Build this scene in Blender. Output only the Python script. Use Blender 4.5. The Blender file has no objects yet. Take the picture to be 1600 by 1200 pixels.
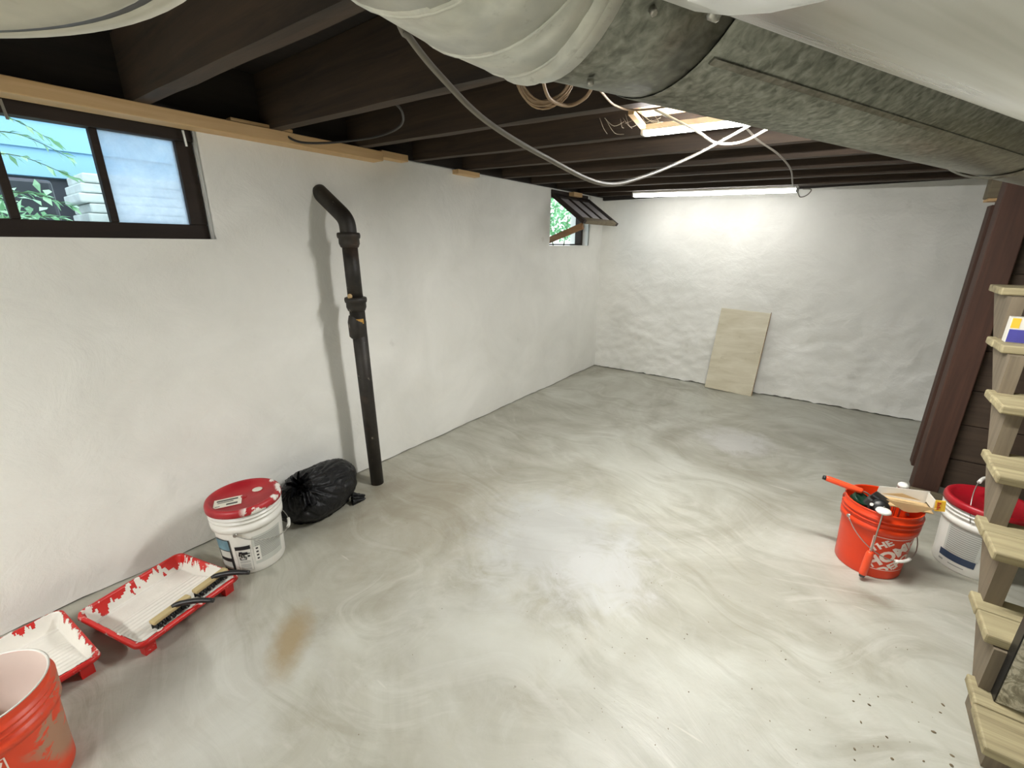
import bpy, bmesh, math, random
from mathutils import Vector, Matrix, noise
random.seed(7)
PI = math.pi
R = math.radians
scn = bpy.context.scene
C = scn.collection

# ------------------------------------------------------------------ camera
def look_matrix(pitch, yaw, roll):
    f = Vector((-math.sin(yaw)*math.cos(pitch), math.cos(yaw)*math.cos(pitch), -math.sin(pitch)))
    r = Vector((math.cos(yaw), math.sin(yaw), 0.0))
    u = r.cross(f)
    r2 = r*math.cos(roll) + u*math.sin(roll)
    u2 = u*math.cos(roll) - r*math.sin(roll)
    return Matrix((r2, u2, -f)).transposed()

cam_data = bpy.data.cameras.new('camera')
cam = bpy.data.objects.new('camera', cam_data)
C.objects.link(cam)
cam_data.sensor_width = 36.0
cam_data.lens = 683.2/1600*36.0
cam_data.clip_start = 0.01
cam.matrix_world = Matrix.Translation((2.054, 0.0, 1.25)) @ look_matrix(0.3061, 0.6392, 0.0024).to_4x4()
scn.camera = cam

# ------------------------------------------------------------------ world + exposure
world = bpy.data.worlds.new('sky'); scn.world = world
world.use_nodes = True
wn = world.node_tree.nodes; wl = world.node_tree.links
bgn = wn['Background']
bgn.inputs['Color'].default_value = (0.88, 0.96, 1.0, 1)
bgn.inputs['Strength'].default_value = 1.5
scn.view_settings.view_transform = 'Standard'
scn.view_settings.look = 'None'
scn.view_settings.gamma = 1.0
scn.view_settings.use_curve_mapping = False
scn.view_settings.exposure = 1.28
LAMP_NEAR, LAMP_FAR, FILL_BACK = 150.0, 9.0, 78.0

# ------------------------------------------------------------------ materials
def lin(r, g, b):
    def f(c):
        c /= 255.0
        return c/12.92 if c <= 0.04045 else ((c+0.055)/1.055)**2.4
    return (f(r), f(g), f(b), 1.0)

class NT:
    """small helper around a material node tree"""
    def __init__(self, name):
        self.m = bpy.data.materials.new(name); self.m.use_nodes = True
        self.t = self.m.node_tree; self.n = self.t.nodes; self.l = self.t.links
        self.b = self.n['Principled BSDF']; self.out = self.n['Material Output']
        self.tc = self.n.new('ShaderNodeTexCoord')
    def mapping(self, scale=(1, 1, 1), loc=(0, 0, 0), rot=(0, 0, 0)):
        mp = self.n.new('ShaderNodeMapping')
        mp.inputs['Scale'].default_value = scale
        mp.inputs['Location'].default_value = loc
        mp.inputs['Rotation'].default_value = rot
        self.l.new(self.tc.outputs['Object'], mp.inputs['Vector'])
        return mp.outputs['Vector']
    def noise(self, vec, scale, detail=5, rough=0.55, dist=0.0):
        k = self.n.new('ShaderNodeTexNoise')
        k.inputs['Scale'].default_value = scale; k.inputs['Detail'].default_value = detail
        k.inputs['Roughness'].default_value = rough; k.inputs['Distortion'].default_value = dist
        self.l.new(vec, k.inputs['Vector'])
        return k.outputs['Fac']
    def ramp(self, fac, stops, interp='LINEAR'):
        k = self.n.new('ShaderNodeValToRGB'); k.color_ramp.interpolation = interp
        e = k.color_ramp.elements
        while len(e) < len(stops): e.new(0.5)
        for i, (p, c) in enumerate(stops):
            e[i].position = p
            e[i].color = c if not isinstance(c, (int, float)) else (c, c, c, 1)
        self.l.new(fac, k.inputs['Fac'])
        return k.outputs['Color']
    def mix(self, fac, a, b, mode='MIX'):
        k = self.n.new('ShaderNodeMix'); k.data_type = 'RGBA'; k.blend_type = mode
        for s, v in ((k.inputs[0], fac), (k.inputs[6], a), (k.inputs[7], b)):
            if hasattr(v, 'links') or isinstance(v, bpy.types.NodeSocket): self.l.new(v, s)
            else: s.default_value = v
        return k.outputs[2]
    def math(self, op, a, b=0.0):
        k = self.n.new('ShaderNodeMath'); k.operation = op
        for s, v in ((k.inputs[0], a), (k.inputs[1], b)):
            if isinstance(v, bpy.types.NodeSocket): self.l.new(v, s)
            else: s.default_value = v
        return k.outputs[0]
    def bump(self, h, strength=0.3, dist=0.01, prev=None):
        k = self.n.new('ShaderNodeBump')
        k.inputs['Strength'].default_value = strength; k.inputs['Distance'].default_value = dist
        self.l.new(h, k.inputs['Height'])
        if prev: self.l.new(prev, k.inputs['Normal'])
        return k.outputs['Normal']
    def set(self, col=None, rough=None, metal=None, normal=None, **kw):
        for s, v in (('Base Color', col), ('Roughness', rough), ('Metallic', metal), ('Normal', normal)):
            if v is None: continue
            if isinstance(v, bpy.types.NodeSocket): self.l.new(v, self.b.inputs[s])
            else: self.b.inputs[s].default_value = v
        for k, v in kw.items(): self.b.inputs[k].default_value = v
        return self.m

def shade(c, k): return (c[0]*k, c[1]*k, c[2]*k, 1)

def simple(name, col, rough=0.5, metal=0.0, vary=0.12, scale=8.0, stretch=(1, 1, 1), bump=0.0, bscale=40, bdist=0.004):
    t = NT(name)
    v = t.mapping(stretch)
    f = t.noise(v, scale, 6, 0.6, 0.4)
    c = t.ramp(f, [(0.3, shade(col, 1-vary)), (0.7, shade(col, min(1+vary, 1/max(col[:3]))))])
    nrm = t.bump(t.noise(v, bscale, 4), bump, bdist) if bump else None
    return t.set(c, rough, metal, nrm)

def wood(name, dark, light, axis, rough=0.75, scale=6.0, bump=0.25):
    t = NT(name)
    s = [14, 14, 14]; s[axis] = 0.9
    v = t.mapping(tuple(s))
    g = t.noise(v, scale*0.35, 8, 0.65, 0.8)
    big = t.noise(t.mapping((1, 1, 1)), 2.2, 4)
    c = t.ramp(g, [(0.28, dark), (0.72, light)])
    c = t.mix(t.ramp(big, [(0.35, 0.0), (0.7, 0.55)]), c, shade(light, 0.75))
    return t.set(c, rough, 0, t.bump(g, bump, 0.003))

def make_wall_mat(name, strength=0.5):
    t = NT(name)
    v = t.mapping((1, 1, 1))
    f = t.noise(v, 2.2, 7, 0.6, 0.6)
    c = t.ramp(f, [(0.25, lin(226, 225, 218)), (0.75, lin(243, 242, 236))])
    spots = t.noise(v, 9.0, 3, 0.5)
    c = t.mix(t.ramp(spots, [(0.70, 0.0), (0.80, 0.35)]), c, lin(196, 192, 180))
    b1 = t.bump(t.noise(v, 6.0, 6, 0.6, 0.5), strength, 0.03)
    b2 = t.bump(t.noise(v, 60.0, 4, 0.6), 0.18, 0.004, b1)
    return t.set(c, 0.62, 0, b2)

def make_floor_mat():
    t = NT('floor_concrete')
    v0 = t.mapping((1, 1, 1))
    wz = t.n.new('ShaderNodeTexNoise'); wz.inputs['Scale'].default_value = 0.9; wz.inputs['Detail'].default_value = 2
    t.l.new(v0, wz.inputs['Vector'])
    wc = t.n.new('ShaderNodeVectorMath'); wc.operation = 'SUBTRACT'; wc.inputs[1].default_value = (0.5, 0.5, 0.5); t.l.new(wz.outputs['Color'], wc.inputs[0])
    ws = t.n.new('ShaderNodeVectorMath'); ws.operation = 'SCALE'; ws.inputs['Scale'].default_value = 1.5; t.l.new(wc.outputs[0], ws.inputs[0])
    wa = t.n.new('ShaderNodeVectorMath'); wa.operation = 'ADD'; t.l.new(v0, wa.inputs[0]); t.l.new(ws.outputs[0], wa.inputs[1])
    def warped(scale, rot):
        m_ = t.n.new('ShaderNodeMapping'); m_.inputs['Scale'].default_value = scale; m_.inputs['Rotation'].default_value = (0, 0, rot)
        t.l.new(wa.outputs[0], m_.inputs['Vector']); return m_.outputs['Vector']
    v = v0
    base = t.noise(v, 1.3, 9, 0.62, 1.6)
    c = t.ramp(base, [(0.25, lin(152, 149, 136)), (0.44, lin(180, 179, 168)), (0.58, lin(196, 197, 188)), (0.78, lin(212, 213, 207))])
    # trowel streaks: noise stretched along a bent direction
    st = t.noise(warped((1.0, 5.5, 1), R(-20)), 1.5, 8, 0.64, 1.0)
    c = t.mix(t.ramp(st, [(0.34, 0.40), (0.50, 0.0)]), c, lin(146, 141, 124))
    st2 = t.noise(warped((1.2, 5.0, 1), R(35)), 1.6, 7, 0.64, 1.4)
    c = t.mix(t.ramp(st2, [(0.54, 0.0), (0.68, 0.45)]), c, lin(214, 215, 209))
    normal = None
    # arcs left by the trowel around a few centres
    for (cx, cy, sc, wgt) in ((1.66, 2.95, 1.2, 0.26), (1.25, 1.1, 1.0, 0.24), (0.6, 2.2, 1.1, 0.15), (2.2, 1.0, 1.0, 0.15)):
        w = t.n.new('ShaderNodeTexWave'); w.wave_type = 'RINGS'; w.rings_direction = 'Z'
        w.inputs['Scale'].default_value = sc; w.inputs['Distortion'].default_value = 4.0
        w.inputs['Detail'].default_value = 4; w.inputs['Detail Scale'].default_value = 1.4
        t.l.new(t.mapping((1, 1, 1), (-cx, -cy, 0)), w.inputs['Vector'])
        d = t.n.new('ShaderNodeVectorMath'); d.operation = 'LENGTH'
        t.l.new(t.mapping((1, 1, 1), (-cx, -cy, 0)), d.inputs[0])
        near = t.ramp(d.outputs['Value'], [(0.25, 1.0), (0.95, 0.0)])
        fac = t.math('MULTIPLY', t.math('MULTIPLY', t.ramp(w.outputs['Fac'], [(0.70, 0.0), (0.98, 1.0)]), near), wgt)
        c = t.mix(fac, c, lin(150, 144, 128))
        fac = t.math('MULTIPLY', t.math('MULTIPLY', t.ramp(w.outputs['Fac'], [(0.02, 1.0), (0.30, 0.0)]), near), wgt)
        c = t.mix(fac, c, lin(212, 212, 206))
    # whitish and bluish round patches with noisy edges
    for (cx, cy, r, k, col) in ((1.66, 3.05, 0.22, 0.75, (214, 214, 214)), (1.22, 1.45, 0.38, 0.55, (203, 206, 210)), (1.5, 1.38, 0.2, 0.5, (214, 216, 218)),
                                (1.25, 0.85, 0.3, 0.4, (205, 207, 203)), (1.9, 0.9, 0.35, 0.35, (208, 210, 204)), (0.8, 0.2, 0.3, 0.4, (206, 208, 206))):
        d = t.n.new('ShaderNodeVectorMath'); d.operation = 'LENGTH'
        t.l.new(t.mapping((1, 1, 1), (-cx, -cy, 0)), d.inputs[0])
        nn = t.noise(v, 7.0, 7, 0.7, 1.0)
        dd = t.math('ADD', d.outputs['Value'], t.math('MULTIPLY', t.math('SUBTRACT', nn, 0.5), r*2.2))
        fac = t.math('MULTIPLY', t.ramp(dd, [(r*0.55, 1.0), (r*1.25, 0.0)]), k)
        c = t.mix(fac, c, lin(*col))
    # brown drip stain and rusty smudges
    for (cx, cy, sx, sy, rot, r, k, col) in ((0.79, 0.47, 1.0, 2.4, 41, 0.15, 0.8, (160, 140, 102)), (2.36, 1.86, 1.0, 2.0, 0, 0.08, 0.5, (120, 106, 84)),
                                             (0.45, 1.3, 1.0, 1.0, 0, 0.5, 0.35, (150, 138, 114)), (0.28, 1.30, 1, 1, 0, 0.10, 0.6, (150, 142, 126))):
        mp = t.n.new('ShaderNodeVectorMath'); mp.operation = 'SUBTRACT'
        t.l.new(t.tc.outputs['Object'], mp.inputs[0]); mp.inputs[1].default_value = (cx, cy, 0)
        m2 = t.n.new('ShaderNodeMapping'); m2.vector_type = 'TEXTURE'
        m2.inputs['Rotation'].default_value = (0, 0, R(-rot)); m2.inputs['Scale'].default_value = (1/sx, 1/sy, 1)
        t.l.new(mp.outputs[0], m2.inputs['Vector'])
        d = t.n.new('ShaderNodeVectorMath'); d.operation = 'LENGTH'
        t.l.new(m2.outputs[0], d.inputs[0])
        dd = t.math('ADD', d.outputs['Value'], t.math('MULTIPLY', t.math('SUBTRACT', t.noise(v, 16.0, 6, 0.7), 0.5), r*(0.9 if rot else 1.6)))
        fac = t.math('MULTIPLY', t.ramp(dd, [(r*0.35, 1.0), (r*1.25, 0.0)]), k)
        c = t.mix(fac, c, lin(*col))
    # pale scratches and dark pits
    sc1 = t.noise(t.mapping((3, 34, 1), rot=(0, 0, R(55))), 1.0, 2, 0.5)
    c = t.mix(t.ramp(sc1, [(0.735, 0.0), (0.77, 0.5)]), c, lin(224, 222, 214))
    pit = t.noise(v, 34.0, 2, 0.5)
    c = t.mix(t.ramp(pit, [(0.76, 0.0), (0.80, 0.55)]), c, lin(120, 114, 100))
    rough = t.ramp(t.noise(v, 3.0, 7, 0.6, 1.0), [(0.3, 0.34), (0.7, 0.60)])
    b1 = t.bump(st, 0.22, 0.012)
    b2 = t.bump(t.noise(v, 5.0, 7, 0.6, 1.0), 0.22, 0.012, b1)
    b3 = t.bump(t.noise(v, 90.0, 3, 0.6), 0.10, 0.002, b2)
    c = t.mix(1.0, c, (0.875, 0.86, 0.82, 1), 'MULTIPLY')      # plain cement grey
    return t.set(c, rough, 0, b3)

def make_galv(name, lo, hi, metal, rough, cell=150.0, dust=0.0, speck=0.0):
    t = NT(name)
    v = t.mapping((1, 1, 1))
    vo = t.n.new('ShaderNodeTexVoronoi'); vo.inputs['Scale'].default_value = cell; vo.feature = 'SMOOTH_F1'
    t.l.new(v, vo.inputs['Vector'])
    sep = t.n.new('ShaderNodeSeparateColor'); t.l.new(vo.outputs['Color'], sep.inputs[0])
    n1 = t.noise(v, cell*0.55, 3, 0.6, 0.8)
    f = t.math('ADD', t.math('MULTIPLY', sep.outputs[0], 0.25), t.math('MULTIPLY', n1, 0.85))
    c = t.ramp(f, [(0.35, lo), (0.78, hi)])
    if dust:
        c = t.mix(t.ramp(t.noise(v, 11, 6, 0.65, 0.8), [(0.4, 0.0), (0.7, dust)]), c, lin(214, 210, 190))
    if speck:
        c = t.mix(t.math('MULTIPLY', t.ramp(t.noise(v, 70, 4, 0.7), [(0.60, 0.0), (0.72, speck)]), t.ramp(t.noise(v, 7, 2), [(0.4, 0.0), (0.6, 1.0)])), c, lin(112, 108, 86))
    r = t.ramp(n1, [(0.3, rough-0.08), (0.7, rough+0.08)])
    return t.set(c, r, metal, t.bump(t.noise(v, 8, 2), 0.03, 0.004))

def make_smooth_metal(name):
    t = NT(name)
    def along(sx, sy):      # rotate onto the duct's own axis, then stretch
        m_ = t.n.new('ShaderNodeMapping'); m_.vector_type = 'TEXTURE'
        m_.inputs['Rotation'].default_value = (0, 0, R(65.4)); m_.inputs['Scale'].default_value = (1/sx, 1/sy, 1/sy)
        t.l.new(t.tc.outputs['Object'], m_.inputs['Vector']); return m_.outputs['Vector']
    v = along(0.35, 9.0)
    f = t.noise(v, 3.0, 6, 0.6, 0.4)
    c = t.ramp(f, [(0.3, lin(188, 187, 182)), (0.7, lin(222, 221, 217))])
    rust = t.noise(along(0.8, 6), 3.0, 4)
    c = t.mix(t.ramp(rust, [(0.6, 0.0), (0.8, 0.22)]), c, lin(160, 128, 108))
    return t.set(c, t.ramp(f, [(0.3, 0.16), (0.7, 0.30)]), 0.97)

def make_plastic(name, col, rough=0.35, stain=None, amount=0.0, sscale=6.0, thresh=0.55, box=None):
    t = NT(name)
    v = t.mapping((1, 1, 1))
    c = t.ramp(t.noise(v, 6, 4), [(0.3, shade(col, 0.92)), (0.7, col)])
    if stain:
        f = t.ramp(t.noise(v, sscale, 6, 0.65, 0.6), [(thresh, 0.0), (thresh+0.04, amount)])
        if box:      # restrict to one patch of the body: centre, radius
            d = t.n.new('ShaderNodeVectorMath'); d.operation = 'DISTANCE'
            t.l.new(t.tc.outputs['Object'], d.inputs[0]); d.inputs[1].default_value = box[0]
            f = t.math('MULTIPLY', f, t.ramp(d.outputs['Value'], [(box[1]*0.7, 1.0), (box[1], 0.0)]))
        c = t.mix(f, c, stain)
    return t.set(c, rough, 0, None)

def make_frosted(name):
    t = NT(name)
    tr = t.n.new('ShaderNodeBsdfTransparent'); tr.inputs[0].default_value = (0.86, 0.90, 0.97, 1)
    tl = t.n.new('ShaderNodeBsdfTranslucent')
    t.l.new(t.ramp(t.noise(t.mapping((1, 1, 1)), 14, 6, 0.7), [(0.3, lin(222, 226, 234)), (0.7, lin(246, 247, 250))]), tl.inputs[0])
    mx = t.n.new('ShaderNodeMixShader')
    t.l.new(t.ramp(t.noise(t.mapping((1, 1, 1)), 9, 7, 0.7, 0.6), [(0.3, 0.45), (0.7, 0.70)]), mx.inputs[0])
    t.l.new(tr.outputs[0], mx.inputs[1]); t.l.new(tl.outputs[0], mx.inputs[2])
    t.l.new(mx.outputs[0], t.out.inputs['Surface'])
    return t.m

def make_glass(name):
    t = NT(name)
    tr = t.n.new('ShaderNodeBsdfTransparent'); tr.inputs[0].default_value = (0.95, 0.98, 1.0, 1)
    gl = t.n.new('ShaderNodeBsdfGlossy'); gl.inputs['Roughness'].default_value = 0.05
    fr = t.n.new('ShaderNodeFresnel'); fr.inputs['IOR'].default_value = 1.45
    mx = t.n.new('ShaderNodeMixShader')
    t.l.new(t.math('MULTIPLY', fr.outputs[0], 0.6), mx.inputs[0])
    t.l.new(tr.outputs[0], mx.inputs[1]); t.l.new(gl.outputs[0], mx.inputs[2])
    t.l.new(mx.outputs[0], t.out.inputs['Surface'])
    return t.m

def make_emit(name, col, strength):
    t = NT(name)
    t.set((0.9, 0.9, 0.9, 1), 0.4)
    t.b.inputs['Emission Color'].default_value = col
    t.b.inputs['Emission Strength'].default_value = strength
    return t.m

def make_stone(name):
    t = NT(name)
    v = t.mapping((1, 1, 1))
    f = t.noise(v, 16, 7, 0.7, 2.5)
    c = t.ramp(f, [(0.30, lin(96, 92, 76)), (0.46, lin(150, 144, 124)), (0.56, lin(206, 200, 180)), (0.66, lin(140, 134, 112))])
    return t.set(c, 0.55, 0, t.bump(f, 0.3, 0.004))

def make_bag(name):
    t = NT(name)
    v = t.mapping((1, 1, 1))
    n1 = t.noise(v, 16, 5, 0.6, 2.0)
    return t.set((0.006, 0.006, 0.007, 1), 0.40, 0, t.bump(n1, 0.35, 0.02), **{'Specular IOR Level': 0.35})

M = {}
M['wall'] = make_wall_mat('white_masonry_paint', 0.35)
M['wall_rough'] = make_wall_mat('white_masonry_paint_lumpy', 0.4)
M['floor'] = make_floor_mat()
M['joist'] = wood('old_dark_joist_wood', lin(22, 17, 11), lin(74, 57, 41), 0)
M['subfloor'] = wood('old_dark_subfloor', lin(20, 15, 11), lin(42, 33, 25), 1)
M['pine_y'] = wood('new_pine_along_wall', lin(196, 156, 104), lin(226, 192, 142), 1, 0.6)
M['pine_x'] = wood('new_pine_block', lin(190, 150, 100), lin(220, 184, 134), 0, 0.6)
M['ply'] = wood('tan_plywood', lin(206, 160, 104), lin(232, 196, 146), 0, 0.6)
M['post'] = wood('dark_red_brown_post', lin(50, 32, 23), lin(82, 53, 40), 2)
M['plank'] = wood('dark_grey_brown_plank', lin(48, 38, 29), lin(84, 68, 54), 0)
M['tread'] = wood('dry_grey_tan_tread', lin(104, 92, 64), lin(186, 174, 136), 0, 0.7)
M['stringer'] = wood('dusty_tan_stringer', lin(92, 82, 66), lin(134, 121, 101), 2, 0.75)
M['oldwood'] = wood('weathered_wood_block', lin(86, 76, 58), lin(132, 120, 96), 0)
M['brownstick'] = wood('brown_wood_stick', lin(116, 82, 50), lin(156, 116, 76), 0)
M['frame'] = wood('dark_window_wood', lin(26, 18, 13), lin(50, 36, 26), 1)
M['galv'] = make_galv('spangled_galvanized_steel', lin(104, 105, 96), lin(160, 161, 150), 0.80, 0.42, 170)
M['galv_light'] = make_galv('dusty_galvanized_steel', lin(196, 198, 190), lin(222, 223, 214), 0.35, 0.40, 80, 0.4, 0.5)
M['galv_beige'] = make_galv('beige_dusty_steel', lin(186, 184, 170), lin(200, 198, 184), 0.2, 0.6, 60, 0.2, 0.15)
M['steel'] = make_smooth_metal('bright_smooth_steel')
M['iron'] = NT('black_cast_iron').set(None)
_t = NT('black_cast_iron_pipe'); _v = _t.mapping((1, 1, 1))
_c = _t.ramp(_t.noise(_v, 12, 6, 0.65), [(0.3, lin(24, 21, 17)), (0.7, lin(52, 47, 40))])
_c = _t.mix(_t.ramp(_t.noise(_t.mapping((1, 1, 0.6)), 34, 4, 0.6), [(0.66, 0.0), (0.72, 0.7)]), _c, lin(150, 142, 128))
_c = _t.mix(_t.ramp(_t.noise(_v, 7, 3), [(0.56, 0.0), (0.7, 0.4)]), _c, lin(84, 60, 44))
M['iron'] = _t.set(_c, 0.55, 0.1, _t.bump(_t.noise(_v, 50, 4), 0.3, 0.003))
M['red'] = make_plastic('red_plastic_lid', lin(172, 22, 36), 0.38)
_t = NT('red_lid_with_paint_splashes'); _v = _t.mapping((1, 1, 1))
_c = _t.ramp(_t.noise(_v, 9, 5), [(0.3, lin(160, 18, 32)), (0.7, lin(182, 40, 46))])
_d = _t.n.new('ShaderNodeVectorMath'); _d.operation = 'LENGTH'; _t.l.new(_t.mapping((1, 1, 0), (0, 0, 0)), _d.inputs[0])
_f = _t.math('MULTIPLY', _t.ramp(_t.noise(_v, 26, 4, 0.6), [(0.50, 0.0), (0.54, 1.0)]), _t.ramp(_d.outputs['Value'], [(0.112, 0.0), (0.118, 1.0)]))
_s = _t.n.new('ShaderNodeSeparateXYZ'); _t.l.new(_t.tc.outputs['Object'], _s.inputs[0])
_f = _t.math('MULTIPLY', _f, _t.ramp(_t.math('ADD', _t.math('MULTIPLY', _s.outputs[0], 3.0), _t.math('MULTIPLY', _s.outputs[1], 3.0)), [(0.14, 0.0), (0.24, 1.0)]))
M['red_splash'] = _t.set(_t.mix(_f, _c, lin(236, 232, 224)), 0.42)
M['tray_red'] = make_plastic('red_tray_plastic', lin(206, 40, 36), 0.35, lin(232, 226, 216), 0.9, 22, 0.60)
M['orange'] = make_plastic('orange_plastic', lin(226, 62, 20), 0.33)
M['orange_mud'] = make_plastic('orange_plastic_with_dried_mud', lin(232, 74, 38), 0.4, lin(160, 138, 112), 0.85, 13.0, 0.46, ((0.028, 0.118, 0.15), 0.125))
M['orange_bright'] = make_plastic('bright_orange_grip', lin(246, 84, 44), 0.35)
M['whiteplastic'] = make_plastic('white_plastic', lin(232, 230, 222), 0.35)
M['pinkwhite'] = make_plastic('paint_coated_bucket_inside', lin(232, 214, 204), 0.45)
M['paint'] = simple('dried_white_paint', lin(228, 225, 216), 0.5, 0, 0.05, 12, bump=0.3, bscale=30)
M['black'] = simple('black_print', lin(30, 30, 32), 0.45, 0, 0.1)
M['grey_print'] = simple('grey_print', lin(158, 158, 152), 0.5, 0, 0.05)
M['grey_dark'] = simple('dark_grey_plastic', lin(62, 62, 60), 0.45, 0, 0.2)
M['label_grey'] = simple('pale_grey_label', lin(196, 198, 190), 0.5, 0, 0.05)
M['teal'] = simple('teal_picture_print', lin(96, 136, 150), 0.45, 0, 0.3, 14)
M['navy'] = simple('navy_label_print', lin(52, 66, 90), 0.45, 0, 0.08)
M['logo'] = simple('white_logo_print', lin(240, 224, 214), 0.45, 0, 0.03)
M['paper'] = simple('paper_sticker', lin(226, 222, 206), 0.6, 0, 0.04)
M['blacktool'] = simple('black_rubber', lin(24, 24, 24), 0.4, 0, 0.3)
M['green'] = simple('dark_green_tin', lin(26, 60, 44), 0.3, 0, 0.15)
M['cardboard'] = simple('tan_cardboard', lin(198, 168, 122), 0.75, 0, 0.06, 10)
M['boxwhite'] = simple('white_box_card', lin(220, 216, 206), 0.5, 0, 0.04)
M['yellow'] = simple('yellow_box_print', lin(236, 186, 60), 0.5, 0, 0.05)
M['redprint'] = simple('red_print', lin(190, 52, 40), 0.5, 0, 0.05)
M['purple'] = simple('purple_blue_print', lin(74, 72, 150), 0.45, 0, 0.15, 12)
M['wire'] = simple('zinc_wire', lin(170, 168, 160), 0.35, 0.8, 0.08)
M['cable_grey'] = simple('grey_cable_jacket', lin(122, 116, 106), 0.5, 0, 0.12)
M['cable_white'] = simple('white_cable_jacket', lin(206, 200, 184), 0.5, 0, 0.08)
M['cable_tan'] = simple('old_tan_cable', lin(150, 126, 98), 0.6, 0, 0.15)
M['cable_black'] = simple('black_cable', lin(46, 42, 38), 0.5, 0, 0.15)
M['web'] = simple('dusty_cobweb', lin(170, 160, 140), 0.9, 0, 0.1)
M['lamp_white'] = simple('white_enamel_housing', lin(226, 224, 216), 0.4, 0, 0.03)

M['bag'] = make_bag('black_bin_bag')
M['glass'] = make_glass('window_glass')
M['frost'] = make_frosted('dirty_hazy_glass')
M['haze'] = simple('cobwebbed_grey_glass', lin(190, 186, 186), 0.35, 0, 0.08, 9)
M['siding'] = simple('blue_siding', lin(132, 180, 208), 0.6, 0, 0.05, 3, (1, 0.2, 1))
M['conc_out'] = simple('weathered_concrete', lin(196, 204, 200), 0.85, 0, 0.2, 8, bump=0.3)
M['binm'] = simple('dark_bin', lin(72, 74, 80), 0.3, 0.2, 0.15)
M['leaf'] = simple('green_leaf', lin(168, 212, 170), 0.45, 0, 0.30, 5)
M['leafdark'] = simple('mid_green_leaf', lin(120, 180, 130), 0.5, 0, 0.40, 5)
M['stem'] = simple('green_stem', lin(96, 120, 80), 0.6)
M['redtrim'] = simple('red_trim_paint', lin(206, 60, 80), 0.5, 0, 0.05)
M['stone'] = make_stone('mottled_stone')
M['board'] = None
_t = NT('cream_scuffed_board'); _v = _t.mapping((1, 1, 1))
_c = _t.ramp(_t.noise(_t.mapping((1, 1, 5)), 3.0, 7, 0.6, 0.6), [(0.25, lin(196, 186, 158)), (0.7, lin(224, 217, 196))])
_c = _t.mix(_t.ramp(_t.noise(_v, 7, 6, 0.65), [(0.58, 0.0), (0.72, 0.45)]), _c, lin(160, 148, 116))
M['board'] = _t.set(_c, 0.55, 0, _t.bump(_t.noise(_v, 20, 4), 0.1, 0.002))
M['tape'] = simple('yellow_tape', lin(190, 144, 60), 0.6, 0, 0.1)
M['pebble'] = simple('brown_grit', lin(112, 98, 76), 0.9, 0, 0.3)
M['tan_bristle'] = wood('tan_brush_block', lin(172, 150, 104), lin(206, 188, 140), 0)
M['recess'] = simple('dark_gap_brown', lin(92, 84, 68), 0.95, 0, 0.3)

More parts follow.
